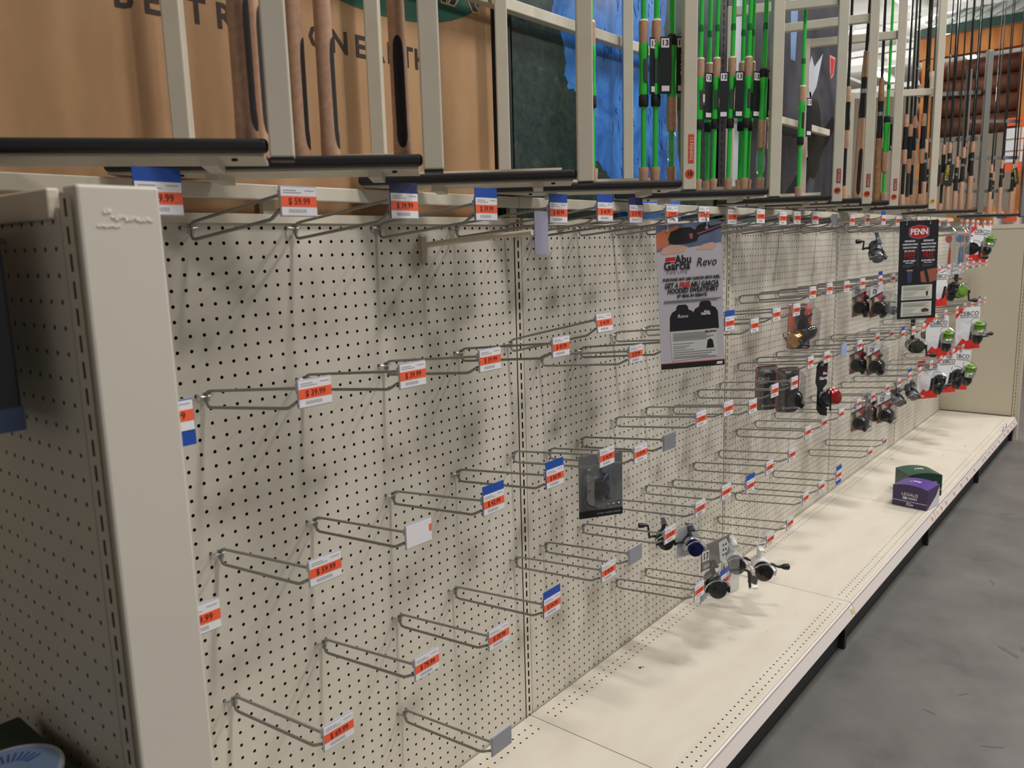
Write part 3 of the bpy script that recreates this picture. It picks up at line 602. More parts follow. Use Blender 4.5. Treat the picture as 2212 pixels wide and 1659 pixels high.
def proto_dark(blank, grip=0.06, seat_z=0.20):
    t = thing('fishing_rod', 'x', 'fishing rod')
    part_lathe(t, 'butt_cap', [(0.013, 0), (0.0145, 0.002), (0.0145, 0.008)], eva)
    part_lathe(t, 'butt_grip', [(0.0142, 0.008), (0.0145, 0.02), (0.0115, grip), (0.0105, grip + 0.004)], cork)
    part_lathe(t, 'lower_blank', [(0.0075, grip), (0.0075, seat_z)], blank, 10)
    part_lathe(t, 'rear_grip', [(0.0095, seat_z), (0.012, seat_z + 0.012), (0.0115, seat_z + 0.065)], cork)
    part_lathe(t, 'reel_seat', [(0.0118, seat_z + 0.065), (0.0125, seat_z + 0.09), (0.0105, seat_z + 0.12), (0.0112, seat_z + 0.165)], carbon)
    part_lathe(t, 'fore_grip', [(0.0108, seat_z + 0.165), (0.0112, seat_z + 0.21), (0.009, seat_z + 0.22)], cork)
    part_lathe(t, 'blank', [(0.0058, seat_z + 0.22), (0.0045, 0.9), (0.0018, 1.85)], blank, 8)
    for z, r in ((0.62, 0.012), (0.85, 0.009), (1.05, 0.006)): MB().tube([(0, -0.004, z - 0.012), (0, -0.006 - r, z), (0, -0.004, z + 0.012)], 0.0009, 5).build('guide', zincb, t)
    return t
def proto_longcork(h=0.17, blank=None):
    t = thing('fishing_rod', 'x', 'fishing rod')
    part_lathe(t, 'butt_grip', [(0.0128, 0), (0.0138, 0.004), (0.0128, h * .6), (0.0132, h - 0.006), (0.0122, h)], cork)
    part_lathe(t, 'reel_seat', [(0.011, h), (0.0122, h + 0.02), (0.0105, h + 0.07), (0.0112, h + 0.13)], eva)
    part_lathe(t, 'seat_ring', [(0.0116, h + 0.085), (0.0116, h + 0.098)], chrome)
    part_lathe(t, 'fore_grip', [(0.0108, h + 0.13), (0.0112, h + 0.17), (0.0078, h + 0.19)], cork)
    part_lathe(t, 'blank', [(0.0056, h + 0.19), (0.0045, 0.9), (0.0018, 1.85)], blank or carbon, 8)
    return t
ZR = ZPB + 0.0045
PRO = {}
def place_rod(kind, maker, k, s, off, label, group, spin=0.0, lean=0.0, extra=None):
    B, d, nn, L = FR[k]
    if kind not in PRO: PRO[kind] = maker()
    t = copy_tree(PRO[kind])
    if nn.y < 0: nn = -nn
    p = B + d * s + nn * off
    t.location = (p.x, p.y, ZR); t.rotation_euler = (random.uniform(-.008, .008) + lean * .3, lean + random.uniform(-.008, .008), spin)
    t['label'] = label; t['group'] = group
    return t
def hang_tag(parent, x, z, wd, h, m, yaw=0.0, tilt=0.0, texts=(), nm='hang_tag'):
    o = MB().bx(-wd / 2, wd / 2, -0.0012, 0.0, -h, 0).build(nm, m, parent, (x, -0.014, z), (0, tilt, yaw)); bevel(o, 0.0004)
    for (tt_, tx, tz, sz, mm, roll, bd) in texts: text(o, tt_, tx, -0.0018, tz, sz, mm, bd, roll=roll)
    return o
tagblack = mat('hangtag_black', s2l(26, 26, 30), 0.4)
yel = mat('print_yellow', s2l(206, 178, 44), .5)
G1 = 'lime green casting rods'
VIEW = -0.85
greens = [(4, .208, .03, 'a', 'lime green rod beside the front post of the empty rack'), (4, .328, .03, 'a', 'lime green rod, first of three beside the red stickered post'),
          (4, .355, .03, 'a', 'lime green rod, second of three beside the red stickered post'), (4, .394, .03, 'b', 'lime green rod with trigger and black tag beside the red stickered post')]
for i, s_ in enumerate((.200, .244, .286, .331)): greens.append((5, s_, .03, 'a', 'lime green rod, %s in the front row of the crowded green rack' % ORD[i]))
greens.append((5, .376, .03, 'b', 'lime green rod with trigger at the front post of the crowded green rack'))
for i, s_ in enumerate((.240, .336, .358)): greens.append((5, s_, .095, 'a', 'lime green rod, %s in the back row of the crowded green rack' % ORD[i]))
greens.append((5, .384, .06, 'b', 'lime green rod with trigger, half hidden in the crowded green rack'))
greens.append((6, .228, .03, 'a', 'lone lime green rod in front of the dark grey poster'))
greens.append((8, .310, .03, 'b', 'lime green rod with trigger beside two brown cork handles'))
for i, (k, s_, of, kd, lb) in enumerate(greens):
    t = place_rod('green_' + kd, proto_green_a if kd == 'a' else proto_green_b, k, s_, of, lb, G1, VIEW + (0.25 if i % 3 == 1 else -0.1), 0.012 if k in (5, 6) else 0)
    if of < .05 and i != 0:
        o = hang_tag(t, 0.020, 0.335, 0.026, 0.125, tagblack, 0.15, 0.0)
        MB().bx(-.011, .007, -.0017, -.0012, -.024, -.004).build('white_patch', tagwhite, o); text(o, '13', -.002, -.002, -.014, 0.017, ink, 0.02)
        if kd == 'b': text(o, 'FATE', 0.003, -.002, -.062, 0.020, white_ink, 0.02, roll=math.radians(90))
        MB().bx(-.009, .009, -.0017, -.0012, -.119, -.107).build('barcode_patch', tagwhite, o)
    if kd == 'b' and k in (4, 5):
        MB().lathe([(0.008, 0.06), (0.014, 0.075), (0.013, 0.11), (0.009, 0.125)], (0, 0, 0), 10).build('plastic_wrap', plastic, t)
G2 = 'cork handled rods in front of the tan poster'
for i, (k, s_, of, lb, sp) in enumerate([(1, .483, .03, 'thick cork handled rod at the front post of the rack over the white cover', 0.5), (1, .495, .065, 'cork handled rod tucked between thick cork rod and cream post', 0.6),
        (2, .243, .03, 'cork handled rod right behind a cream post, in the second rack', 0.55), (2, .288, .03, 'cork handled rod in the middle of the second rack, black inlay turned sideways', 0.55), (2, .400, .03, 'cork handled rod showing its long black inlay, in the second rack', -0.75)]):
    place_rod('cork', lambda: proto_cork(0.5), k, s_, of, lb, G2, sp)
G3 = 'dark blank rods on the far racks'
place_rod('cork2', lambda: proto_cork(0.30), 7, .300, .03, 'cork rod with oval black inlay beside the maroon stickered post', G3, -0.8, 0.03)
place_rod('dark1', lambda: proto_dark(carbon), 7, .255, .07, 'black rod standing behind the cork rod with oval inlay', G3)
place_rod('cork3', lambda: proto_cork(0.26, corkb, False), 8, .285, .03, 'brown cork handled rod, first of two beside the lime green rod', G3)
place_rod('cork3', None, 9, .215, .03, 'brown cork handled rod, second of two beside the lime green rod', G3)
MK = {'dark1': lambda: proto_dark(carbon), 'dark2': lambda: proto_dark(olive, 0.05, 0.16), 'lc1': lambda: proto_longcork(0.17), 'lc2': lambda: proto_longcork(0.12, olive), 'lc3': lambda: proto_longcork(0.20)}
n9 = 0
for k, lst in {9: [('dark1', .246, .03), ('dark2', .275, .06), ('dark1', .322, .03), ('dark1', .30, .09), ('lc2', .344, .06)],
               10: [('lc1', .150, .03), ('dark2', .19, .05), ('lc3', .216, .03), ('dark1', .235, .08), ('lc2', .262, .04), ('lc1', .29, .03), ('dark1', .31, .07), ('lc3', .335, .03), ('dark2', .35, .09), ('lc2', .12, .07)],
               11: [('lc2', .02, .03), ('lc1', .08, .03), ('dark2', .11, .07), ('lc3', .15, .03), ('dark1', .19, .08), ('lc1', .23, .03), ('lc2', .27, .06), ('lc3', .31, .03), ('dark1', .35, .07), ('lc1', .40, .03), ('lc3', .43, .05)]}.items():
    for i, (kd, s_, of) in enumerate(lst):
        kind = {'d': 'dark rod with short cork butt', 'l': 'dark rod with long cork handle'}[kd[0]]
        t = place_rod(kd, MK[kd], k, s_, of, '%s, %s in the %s' % (kind, ORD[i], {9: 'yellow stickered rack', 10: 'first grey rack', 11: 'second grey rack'}[k]), G3, random.uniform(-1.3, -.4))
        if (k, i) in ((10, 0), (10, 2), (11, 9)):
            hang_tag(t, 0.0, 0.27 if k == 10 else 0.33, 0.055, 0.12, mat('hangtag_clear_black', s2l(44, 44, 46), .25), 0.2, 0.1 if k == 10 else -0.35, [('STORM', -0.008, -0.05, 0.026, yel, math.radians(-90), 0.02)])
        if (k, i) == (9, 2):
            o = hang_tag(t, 0.016, 0.60, 0.046, 0.105, mat('hangtag_card', s2l(190, 182, 164), .6), 0.2, -0.28)
            for j in range(9): MB().bx(-.017, .017, -.0016, -.0012, -.022 - j * .007, -.0205 - j * .007).build('printed_line', gray_ink, o)

for o in PRO.values():
    for c_ in list(o.children_recursive): bpy.data.objects.remove(c_)
    bpy.data.objects.remove(o)

# ------------------------------------------------------------------ reels and packs (origin at the hang hole, facing -y)
AY = Matrix.Rotation(math.radians(90), 3, 'X')      # lathe axis towards -y
AX = Matrix.Rotation(math.radians(90), 3, 'Y')      # lathe axis towards +x
white_g = mat('white_gloss', s2l(226, 224, 222), 0.25, coat=0.3); black_g = mat('black_gloss', s2l(20, 20, 23), 0.18, coat=0.5)
graphite = mat('graphite_gloss', s2l(60, 62, 68), 0.25, metal=0.5); blue_g = mat('blue_anodised', s2l(30, 38, 96), 0.22, metal=0.6)
red_g = mat('red_anodised', s2l(138, 20, 24), 0.2, metal=0.4, coat=0.4); gold_g = mat('gold_anodised', s2l(196, 146, 62), 0.2, metal=0.8); lime_g = mat('lime_line', s2l(104, 150, 48), 0.35)
silver = mat('silver_plastic', s2l(184, 186, 190), 0.2, metal=0.7); knobm = mat('knob_black', s2l(24, 23, 24), 0.45)
smoke = mat('smoke_plastic', s2l(110, 112, 116), 0.2)
def spin_reel(t, o=(0, 0, 0), sc=1.0, body=None, rotor=None, spool=None, knob=None, hx=1, yaw=0.0, bail=True, handle=True, hz=-1, tip=0.0):
    M = Matrix.Translation(o) @ Matrix.Rotation(yaw, 4, 'Z') @ Matrix.Rotation(tip, 4, 'X') @ Matrix.Scale(sc, 4)
    def bd(mb, nm, m): me = mb.mesh(nm, m); me.transform(M); return link(nm, me, t)
    f = MB().box((0, 0.0, 0.0), (0.013, 0.062, 0.005)); f.tube([(0, 0.004, 0), (0, 0.006, -0.018), (0, 0.004, -0.036)], [0.0075, 0.006, 0.012], 8); bd(f, 'reel_foot', body)
    bd(MB().lathe([(0.004, -0.030), (0.014, -0.026), (0.021, -0.012), (0.0225, 0.0), (0.020, 0.010), (0.014, 0.016)], (0, 0.004, -0.048), 14, AY), 'reel_body', body)
    r = MB().lathe([(0.014, 0.012), (0.0245, 0.016), (0.0262, 0.034), (0.0245, 0.036), (0.012, 0.036)], (0, 0.004, -0.048), 16, AY)
    for s_ in (-1, 1): r.box((s_ * 0.0265, -0.040, -0.048), (0.006, 0.036, 0.013))
    bd(r, 'rotor', rotor)
    bd(MB().lathe([(0.012, 0.030), (0.0215, 0.034), (0.0215, 0.038), (0.0178, 0.040), (0.0178, 0.056), (0.0222, 0.058), (0.0222, 0.062), (0.012, 0.064), (0.0115, 0.070), (0.004, 0.071)], (0, 0.004, -0.048), 18, AY), 'spool', spool)
    if bail:
        pts = [(0.031 * math.cos(a), -0.056 - 0.016 * math.sin(a), -0.048 + 0.031 * math.sin(a)) for a in [math.pi * i / 10 for i in range(11)]]
        bd(MB().tube(pts, 0.0015, 6), 'bail_wire', chrome)
    if handle:
        bd(MB().tube([(hx * 0.016, 0.004, -0.048), (hx * 0.036, 0.002, -0.048), (hx * 0.043, 0.0, -0.052), (hx * 0.048, 0.0, -0.048 + hz * 0.036)], [0.005, 0.004, 0.0035, 0.003], 8), 'handle', knob)
        bd(MB().lathe([(0.0035, 0), (0.004, 0.008), (0.008, 0.016), (0.0085, 0.028), (0.005, 0.031)], (hx * 0.047, 0.0, -0.048 + hz * 0.036), 10, AX if hx > 0 else Matrix.Rotation(math.radians(-90), 3, 'Y')), 'handle_knob', knob)
def cast_reel(t, o=(0, 0, 0), sc=1.0, body=None, trim_=None, yaw=0.0):
    M = Matrix.Translation(o) @ Matrix.Rotation(yaw, 4, 'Z') @ Matrix.Scale(sc, 4)
    def bd(mb, nm, m): me = mb.mesh(nm, m); me.transform(M); return link(nm, me, t)
    bd(MB().lathe([(0.010, -0.028), (0.020, -0.026), (0.0235, -0.019), (0.0235, -0.012), (0.018, -0.010), (0.018, 0.010), (0.0235, 0.012), (0.0235, 0.019), (0.020, 0.027), (0.010, 0.029)], (0, -0.02, -0.03), 16, AX), 'reel_body', body)
    bd(MB().lathe([(0.0165, -0.0095), (0.0165, 0.0095)], (0, -0.0235, -0.03), 14, AX), 'spool', trim_)
    bd(MB().box((0, -0.036, -0.044), (0.048, 0.022, 0.014), (0.5, 0, 0)), 'thumb_bar', body)
    bd(MB().box((0, 0.0, -0.026), (0.014, 0.006, 0.06)), 'reel_foot', trim_)
    h = MB().lathe([(0.006, 0.028), (0.011, 0.03), (0.004, 0.036)], (0, -0.02, -0.03), 10, AX); h.box((0.036, -0.02, -0.03), (0.003, 0.008, 0.066)); bd(h, 'handle', trim_)
    for s_ in (-1, 1): bd(MB().lathe([(0.003, 0), (0.0075, 0.004), (0.0085, 0.014), (0.005, 0.018)], (0.037, -0.02, -0.03 + s_ * 0.031), 10, AX), 'handle_knob', knobm)
def rrect(x0, x1, z0, z1, r=0.01, n=4):
    out = []
    for cx, cz, a0 in [(x1 - r, z1 - r, 0), (x0 + r, z1 - r, 90), (x0 + r, z0 + r, 180), (x1 - r, z0 + r, 270)]:
        for i in range(n + 1): a = math.radians(a0 + 90 * i / n); out.append((cx + r * math.cos(a), cz + r * math.sin(a)))
    return out
def shell(t, x0, x1, z0, z1, dep, r=0.012, mt=None, nm='clear_shell'):
    A = rrect(x0, x1, z0, z1, r); mx, mz = (x0 + x1) / 2, (z0 + z1) / 2
    k1, k2 = 0.9, 0.74
    Bp = [(mx + (x - mx) * k1, mz + (z - mz) * k1) for x, z in A]; Cp = [(mx + (x - mx) * k2, mz + (z - mz) * k2) for x, z in A]
    n = len(A); b = MB()
    b.add([(x, -0.002, z) for x, z in A] + [(x, -0.003, z) for x, z in Bp] + [(x, -dep, z) for x, z in Cp], [(i, (i + 1) % n, (i + 1) % n + n, i + n) for i in range(n)] + [(i + n, (i + 1) % n + n, (i + 1) % n + 2 * n, i + 2 * n) for i in range(n)] + [tuple(range(2 * n, 3 * n))])
    return b.build(nm, mt or plastic, t)
GP = 'packed reels hanging on the pegboard hooks'
def pack(name, label, loc, yaw=0.0, roll=0.0, pitch=0.0, cat='fishing reel'):
    return thing(name, label, cat, loc, (pitch, roll, yaw), GP)
def flat(t, poly, m, y=-0.0012, nm='card', th=0.0012): return MB().prism(poly, y, y + th).build(nm, m, t)

# grey carded spincast reel
t = pack('carded_reel', 'black spincast reel on a dark grey card with black bottom band', (1.285, -0.168, Z0 - 23 * IN - 0.004), -0.56, 0.0)
cg = mat('card_grey', s2l(104, 105, 110), 0.5)
cd_ = flat(t, [(-0.060, 0.018), (0.062, 0.018), (0.062, -0.146), (-0.060, -0.146)], cg, nm='card', th=0.0015)
flat(cd_, [(-0.0602, -0.128), (0.0622, -0.128), (0.0622, -0.1465), (-0.0602, -0.1465)], ink, -0.0018, 'black_band', 0.0006)
for i in range(3): flat(cd_, rrect(0.016 + i * 0.015, 0.026 + i * 0.015, -0.120, -0.110, 0.002, 2), ink, -0.0018, 'icon', 0.0006); flat(cd_, ellipse(0.021 + i * 0.015, -0.115, 0.0032, 0.0032, 10), white_ink, -0.0022, 'icon', 0.0004)
for i in range(3): MB().bx(-0.012 + i * 0.024, 0.008 + i * 0.024, -0.0022, -0.0018, -0.139, -0.136).build('printed_line', gray_ink, cd_)
MB().lathe([(0.006, 0.0), (0.020, 0.002), (0.026, 0.014), (0.027, 0.03), (0.024, 0.044), (0.012, 0.05), (0.003, 0.052)], (-0.018, -0.002, -0.064), 18, AY).build('reel_cone', black_g, t)
MB().lathe([(0.018, 0), (0.022, 0.012), (0.018, 0.034), (0.006, 0.038)], (-0.014, -0.002, -0.093), 14, AY).build('reel_body', smoke, t)
MB().lathe([(0.002, 0), (0.006, 0.004), (0.006, 0.012), (0.002, 0.015)], (0.0, -0.038, -0.084), 12, AY).build('thumb_button', black_g, t)
disc = flat(t, ellipse(0.012, -0.042, 0.0115, 0.0115, 20), mat('sticker_navy', s2l(22, 44, 110), .3), -0.0045, 'round_sticker', 0.002)
MB().tube([(0.006, -0.0052, -0.049), (0.018, -0.0052, -0.034)], 0.0012, 5).build('sticker_stripe', white_ink, disc)
shell(t, -0.052, 0.030, -0.122, -0.010, 0.056, 0.02)

# silver-blue spinning reels on clear cards
for j, (y, lb) in enumerate([(-0.165, 'dark spinning reel on a clear card, behind the blue and silver one'), (-0.248, 'blue and silver spinning reel on a clear card with white print')]):
    t = pack('carded_reel', lb, (63.5 * IN + 0.002, y, Z0 - 32 * IN - 0.008), -0.95 + 0.15 * j)
    shell(t, -0.040, 0.040, -0.128, 0.042, 0.010, 0.01, nm='clear_card')
    if j: flat(t, [(-0.03, -0.03), (0.012, -0.01), (0.03, -0.05), (0.02, -0.10), (-0.034, -0.118)], mat('frosted_print', s2l(206, 206, 214), .3), -0.002, 'printed_panel')
    spin_reel(t, (0.004, -0.006, -0.022), 0.95, graphite, silver if j else graphite, blue_g if j else black_g, knobm, -1, 0.0, True, True, 1)
# white package marked 13
t = pack('carded_reel', 'black spinning reel in a clear pack with a grey card marked thirteen', (1.838, -0.225, Z0 - 38 * IN - 0.006), -0.16)
cdm = mat('card_stone', s2l(118, 112, 104), .5)
k_ = flat(t, [(-0.070, 0.012), (0.080, 0.012), (0.080, -0.05), (0.03, -0.07), (-0.070, -0.07)], cdm, nm='card')
flat(k_, [(0.02, 0.0), (0.060, 0.004), (0.078, -0.02), (0.05, -0.075), (0.03, -0.06)], white_ink, -0.0018, 'white_panel', .0006)
flat(k_, [(-0.066, -0.008), (-0.030, -0.008), (-0.030, -0.040), (-0.066, -0.040)], white_ink, -0.0018, 'white_panel', .0006)
text(k_, '13', -0.048, -0.003, -0.024, 0.03, ink, 0.02); text(k_, 'SOURCE X', -0.03, -0.003, -0.058, 0.014, white_ink, 0.02, sx=.9)
for i in range(3):
    for q in range(2): flat(k_, ellipse(0.046 + q * 0.014, -0.014 - i * 0.016, 0.0045, 0.0045, 8), ink, -0.0022, 'icon', .0003)
flat(t, [(-0.072, -0.105), (0.07, -0.10), (0.05, -0.125), (-0.072, -0.175)], mat('frosted_print', s2l(206, 206, 214), .3), -0.0012, 'lower_flap')
spin_reel(t, (-0.018, -0.008, -0.050), 1.25, black_g, black_g, graphite, knobm, 1, -0.75, True, False)
MB().tube([(0.02, -0.02, -0.09), (0.07, -0.055, -0.085), (0.10, -0.06, -0.10), (0.11, -0.06, -0.155)], [.006, .005, .0045, .0045], 8).build('handle', black_g, t)
MB().lathe([(0.0045, 0), (0.0045, 0.02), (0.0068, 0.028), (0.0072, 0.04), (0.005, 0.042)], (0.108, -0.06, -0.157), 12, Matrix.Rotation(math.radians(105), 3, 'Y')).build('handle_knob', white_g, t)
shell(t, -0.074, 0.084, -0.178, 0.016, 0.05, 0.006)
# white spinning reels
for j, (y, lb) in enumerate([(-0.155, 'white spinning reel on a clear card, behind its twin above the deck'), (-0.250, 'white spinning reel with black knob on a clear card above the deck')]):
    t = pack('carded_reel', lb, (84.5 * IN - 0.02, y, Z0 - 42 * IN + 0.026), 0.28)
    shell(t, -0.034, 0.034, -0.155, 0.075, 0.004, 0.008, nm='clear_card')
    flat(t, [(-0.012, 0.02), (0.012, 0.02), (0.012, -0.012), (-0.012, -0.012)], white_ink, -0.002, 'printed_panel')
    spin_reel(t, (0.004, -0.004, -0.026), 1.28, white_g, white_g, black_g, knobm, 1, -1.25, True, True, -0.15)
    MB().box((-0.006, 0.01, -0.125), (0.05, 0.03, 0.05), (0.2, 0.3, 0)).build('leader_box', smoke, t)
# orange pack
t = pack('reel_pack', 'black and gold spinning reel in a clear pack with orange card', (2.432, -0.255, Z0 - 12 * IN + 0.028), -0.66, 0.04)
ora = mat('card_orange', s2l(204, 84, 48), .5); cardb = mat('card_black', s2l(32, 31, 34), .45)
flat(t, rrect(-0.046, 0.046, -0.150, 0.012, 0.012), ora, nm='card')
flat(t, [(-0.020, 0.008), (0.020, 0.008), (0.016, -0.03), (0.046, -0.085), (0.046, -0.146), (-0.03, -0.15), (0.0, -0.10), (-0.018, -0.05)], cardb, -0.002, 'card_print')
text(t, 'NASCI', 0.022, -0.003, -0.128, 0.017, white_ink, 0.01); text(t, '4000', 0.026, -0.003, -0.142, 0.009, white_ink); text(t, 'SHIMANO', 0.0, -0.003, 0.0, 0.009, white_ink, .02)
flat(t, ellipse(0.034, -0.028, 0.004, 0.006, 10), white_ink, -0.002, 'icon')
spin_reel(t, (0.008, -0.012, -0.038), 1.2, black_g, black_g, gold_g, knobm, 1, -1.3, True, False, tip=0.35)
MB().tube([(-0.005, -0.02, -0.062), (0.01, -0.03, -0.038), (-0.014, -0.03, -0.018)], .0045, 8).build('handle', black_g, t)
shell(t, -0.058, 0.058, -0.176, 0.022, 0.06, 0.02)
# black and red packs
for j, (y, lb) in enumerate([(-0.112, 'black low profile reel in a red edged pack, behind its twin'), (-0.192, 'black low profile reel in a red edged pack, in front of its twin')]):
    t = pack('reel_pack', lb, (97.5 * IN + 0.022, y, Z0 - 20 * IN - 0.012), -0.66)
    flat(t, rrect(-0.045, 0.048, -0.150, 0.016, 0.014), mat('card_dark_red', s2l(150, 36, 38), .45), nm='card')
    flat(t, rrect(-0.038, 0.040, -0.152, 0.013, 0.012), cardb, -0.002, 'card_print')
    flat(t, rrect(-0.010, 0.014, -0.006, 0.002, 0.003), tagwhite, -0.0026, 'hang_slot', .0004)
    text(t, 'CAIUS', -0.012, -0.003, -0.034, 0.017, white_ink, 0.0, shear=0.2); text(t, '151HG', -0.012, -0.003, -0.048, 0.011, white_ink); text(t, 'SHIMANO', 0.012, -0.003, -0.136, 0.014, white_ink, 0.03, shear=0.2)
    cast_reel(t, (-0.004, -0.010, -0.060), 1.25, black_g, black_g, 0.97)
    shell(t, -0.056, 0.056, -0.166, 0.022, 0.055, 0.018)
# red round reel
t = pack('carded_reel', 'dark red round baitcast reel hanging on a narrow black card', (104.5 * IN + 0.03, -0.256, Z0 - 20 * IN - 0.012), -0.45)
kk = flat(t, [(-0.030, 0.0), (-0.018, 0.020), (0.018, 0.020), (0.026, 0.008), (0.024, -0.07), (0.006, -0.085), (0.010, -0.15), (0.030, -0.165), (0.030, -0.195), (-0.004, -0.188), (-0.024, -0.165), (-0.024, -0.08), (-0.034, -0.06)], cardb, nm='card')
flat(kk, ellipse(-0.004, 0.006, 0.009, 0.006, 12), mat('card_hole', s2l(190, 182, 165), .6), -0.0018, 'hang_slot', .0006)
MB().bx(0.0, 0.010, -0.002, -0.0012, -0.034, -0.02).build('red_flag', red_ink, kk); text(kk, 'Abu', 0.012, -0.0024, -0.028, 0.013, white_ink, .03); text(kk, 'Garcia', 0.006, -0.0024, -0.046, 0.017, white_ink, .03)
MB().lathe([(0.016, -0.03), (0.030, -0.03), (0.032, -0.026), (0.032, -0.016), (0.026, -0.014), (0.026, 0.014), (0.032, 0.016), (0.032, 0.03), (0.026, 0.034), (0.010, 0.036)], (0.012, -0.026, -0.118), 22, Matrix.Rotation(math.radians(68), 3, 'X')).build('reel_frame', graphite, t)
MB().lathe([(0.0315, 0.0), (0.0315, 0.006), (0.026, 0.010), (0.004, 0.011)], (0.012, -0.050, -0.109), 22, Matrix.Rotation(math.radians(68), 3, 'X')).build('side_plate', red_g, t)
MB().tube([(-0.018, -0.062, -0.085), (-0.02, -0.064, -0.16)], .0035, 6).build('handle', black_g, t)
# red carded low profile reels, in three rows
dred = mat('card_red', s2l(200, 38, 40), .45); dwhite = mat('card_white', s2l(226, 226, 230), .45)
RED = [(130.5, 10, -0.19, 'top', 'behind its neighbour'), (130.5, 10, -0.262, 'top', 'in front'), (130.5, 20, -0.19, 'middle', 'behind its neighbour'), (130.5, 20, -0.262, 'middle', 'in front'),
       (129.5, 30, -0.215, 'bottom', 'behind'), (138.5, 30, -0.19, 'bottom', 'in the middle'), (138.5, 30, -0.262, 'bottom', 'in front')]
for i, (c_, r_, y, rn, ps) in enumerate(RED):
    t = pack('reel_pack', 'black reel on red and white card in clear pack, %s row, %s' % (rn, ps), (c_ * IN + 0.012, y, Z0 - r_ * IN - 0.018), -0.5 + 0.08 * (i % 2))
    flat(t, [(-0.040, 0.014), (0.040, 0.026), (0.044, -0.105), (-0.036, -0.118)], dred, nm='card')
    flat(t, [(-0.040, 0.014), (0.040, 0.026), (0.040, -0.004), (-0.039, -0.030)], dwhite, -0.002, 'card_print'); flat(t, [(-0.039, -0.030), (0.040, -0.004), (0.040, -0.012), (-0.039, -0.040)], cardb, -0.002, 'card_print')
    text(t, 'DJ', -0.014, -0.003, -0.004, 0.026, ink, 0.02, shear=.2)
    flat(t, ellipse(-0.008, -0.068, 0.033, 0.04, 16), mat('card_cream', s2l(214, 196, 168), .5), -0.002, 'card_window')
    cast_reel(t, (-0.020, -0.004, -0.034), 1.3, black_g, black_g, 0.5)
    shell(t, -0.048, 0.050, -0.134, 0.03, 0.05, 0.012)
t = pack('reel_pack', 'small grey reel in an all clear pack beside the dark promotional sign', (138.5 * IN + 0.012, -0.262, Z0 - 12 * IN), -0.6)
shell(t, -0.034, 0.034, -0.14, 0.02, 0.05, 0.02); spin_reel(t, (0, -0.006, -0.03), 0.8, graphite, smoke, silver, knobm, 1, 0.4, True, False)
t = pack('carded_reel', 'grey spinning reel in a clear card under the top hook row', (130.5 * IN + 0.012, -0.258, Z0 - 0.03), -0.7)
shell(t, -0.036, 0.036, -0.12, 0.022, 0.004, 0.006, nm='clear_card'); spin_reel(t, (-0.002, -0.004, -0.02), 1.15, graphite, graphite, smoke, knobm, -1, -0.3, True, True, 1, tip=0.7)
for i, (c_, y) in enumerate([(154.5, -0.22), (162.5, -0.24)]):
    t = pack('carded_reel', 'dark spinning reel on a clear card, %s of two beside white and red cards' % ORD[i], (c_ * IN + 0.01, y, Z0 - 30 * IN - 0.01), -0.7)
    shell(t, -0.034, 0.034, -0.12, 0.022, 0.004, 0.006, nm='clear_card'); spin_reel(t, (0, -0.004, -0.02), 1.1, graphite, black_g, smoke, knobm, -1, -0.2, tip=0.5)
# white and red carded reels
ZB = [(222.5, 0, -0.258, 1.0, -0.85, 'hanging alone against the beige end panel', 1), (183.5, 20, -0.236, 0.98, -0.85, 'smaller one of the middle pair', 1), (211.5, 20, -0.262, 1.15, -0.9, 'larger one of the middle pair', 1),
      (183.5, 30, -0.20, 0.95, -0.75, 'first of the bottom three', 0), (194.5, 30, -0.24, 0.98, -0.75, 'second of the bottom three', 0), (205.5, 30, -0.26, 1.08, -0.85, 'third of the bottom three', 1),
      (190.0, 10, -0.20, 0.9, -0.6, 'half hidden by the dark promotional sign', 0)]
zred = mat('zcard_red', s2l(222, 52, 44), .45)
for i, (c_, r_, y, sc, yw_, ps, gr) in enumerate(ZB):
    t = pack('carded_reel', 'reel on white and red card, %s' % ps, (c_ * IN, y, Z0 - r_ * IN - 0.004), yw_, random.uniform(-.06, .1) if i != 0 else 0.12)
    W, H = 0.066 * sc, 0.215 * sc
    k_ = flat(t, [(-W, 0.018), (W, 0.018), (W, -H), (-W, -H)], dwhite, nm='card')
    flat(k_, [(-W, 0.0182), (-W * .15, 0.0182), (-W, -H * .22)], zred, -0.0018, 'red_corner', .0006)
    flat(k_, [(-W, -H), (W, -H), (W, -H * .42), (W * .55, -H * .70), (-W * .1, -H * .80), (-W * .42, -H * .72), (-W, -H * .94)], zred, -0.0018, 'red_base', .0006)
    text(k_, 'ZEBCO', W * .12, -0.003, -H * .10, 0.034 * sc, ink, 0.0, sx=.95); MB().bx(-W * .62, W * .9, -0.003, -0.0018, -H * .19, -H * .18).build('printed_line', ink, k_)
    for q in range(2): flat(k_, ellipse(-W * .72 + q * 0.018, -H * .93, 0.006, 0.006, 10), white_ink, -0.0024, 'icon', .0003)
    spin_reel(t, (-W * .05, -0.046 * sc, -H * .56), 1.25 * sc, black_g, silver if gr else black_g, lime_g if gr else graphite, knobm, 1, 0.0, True, i in (2, 3), 0.6, tip=-1.35)
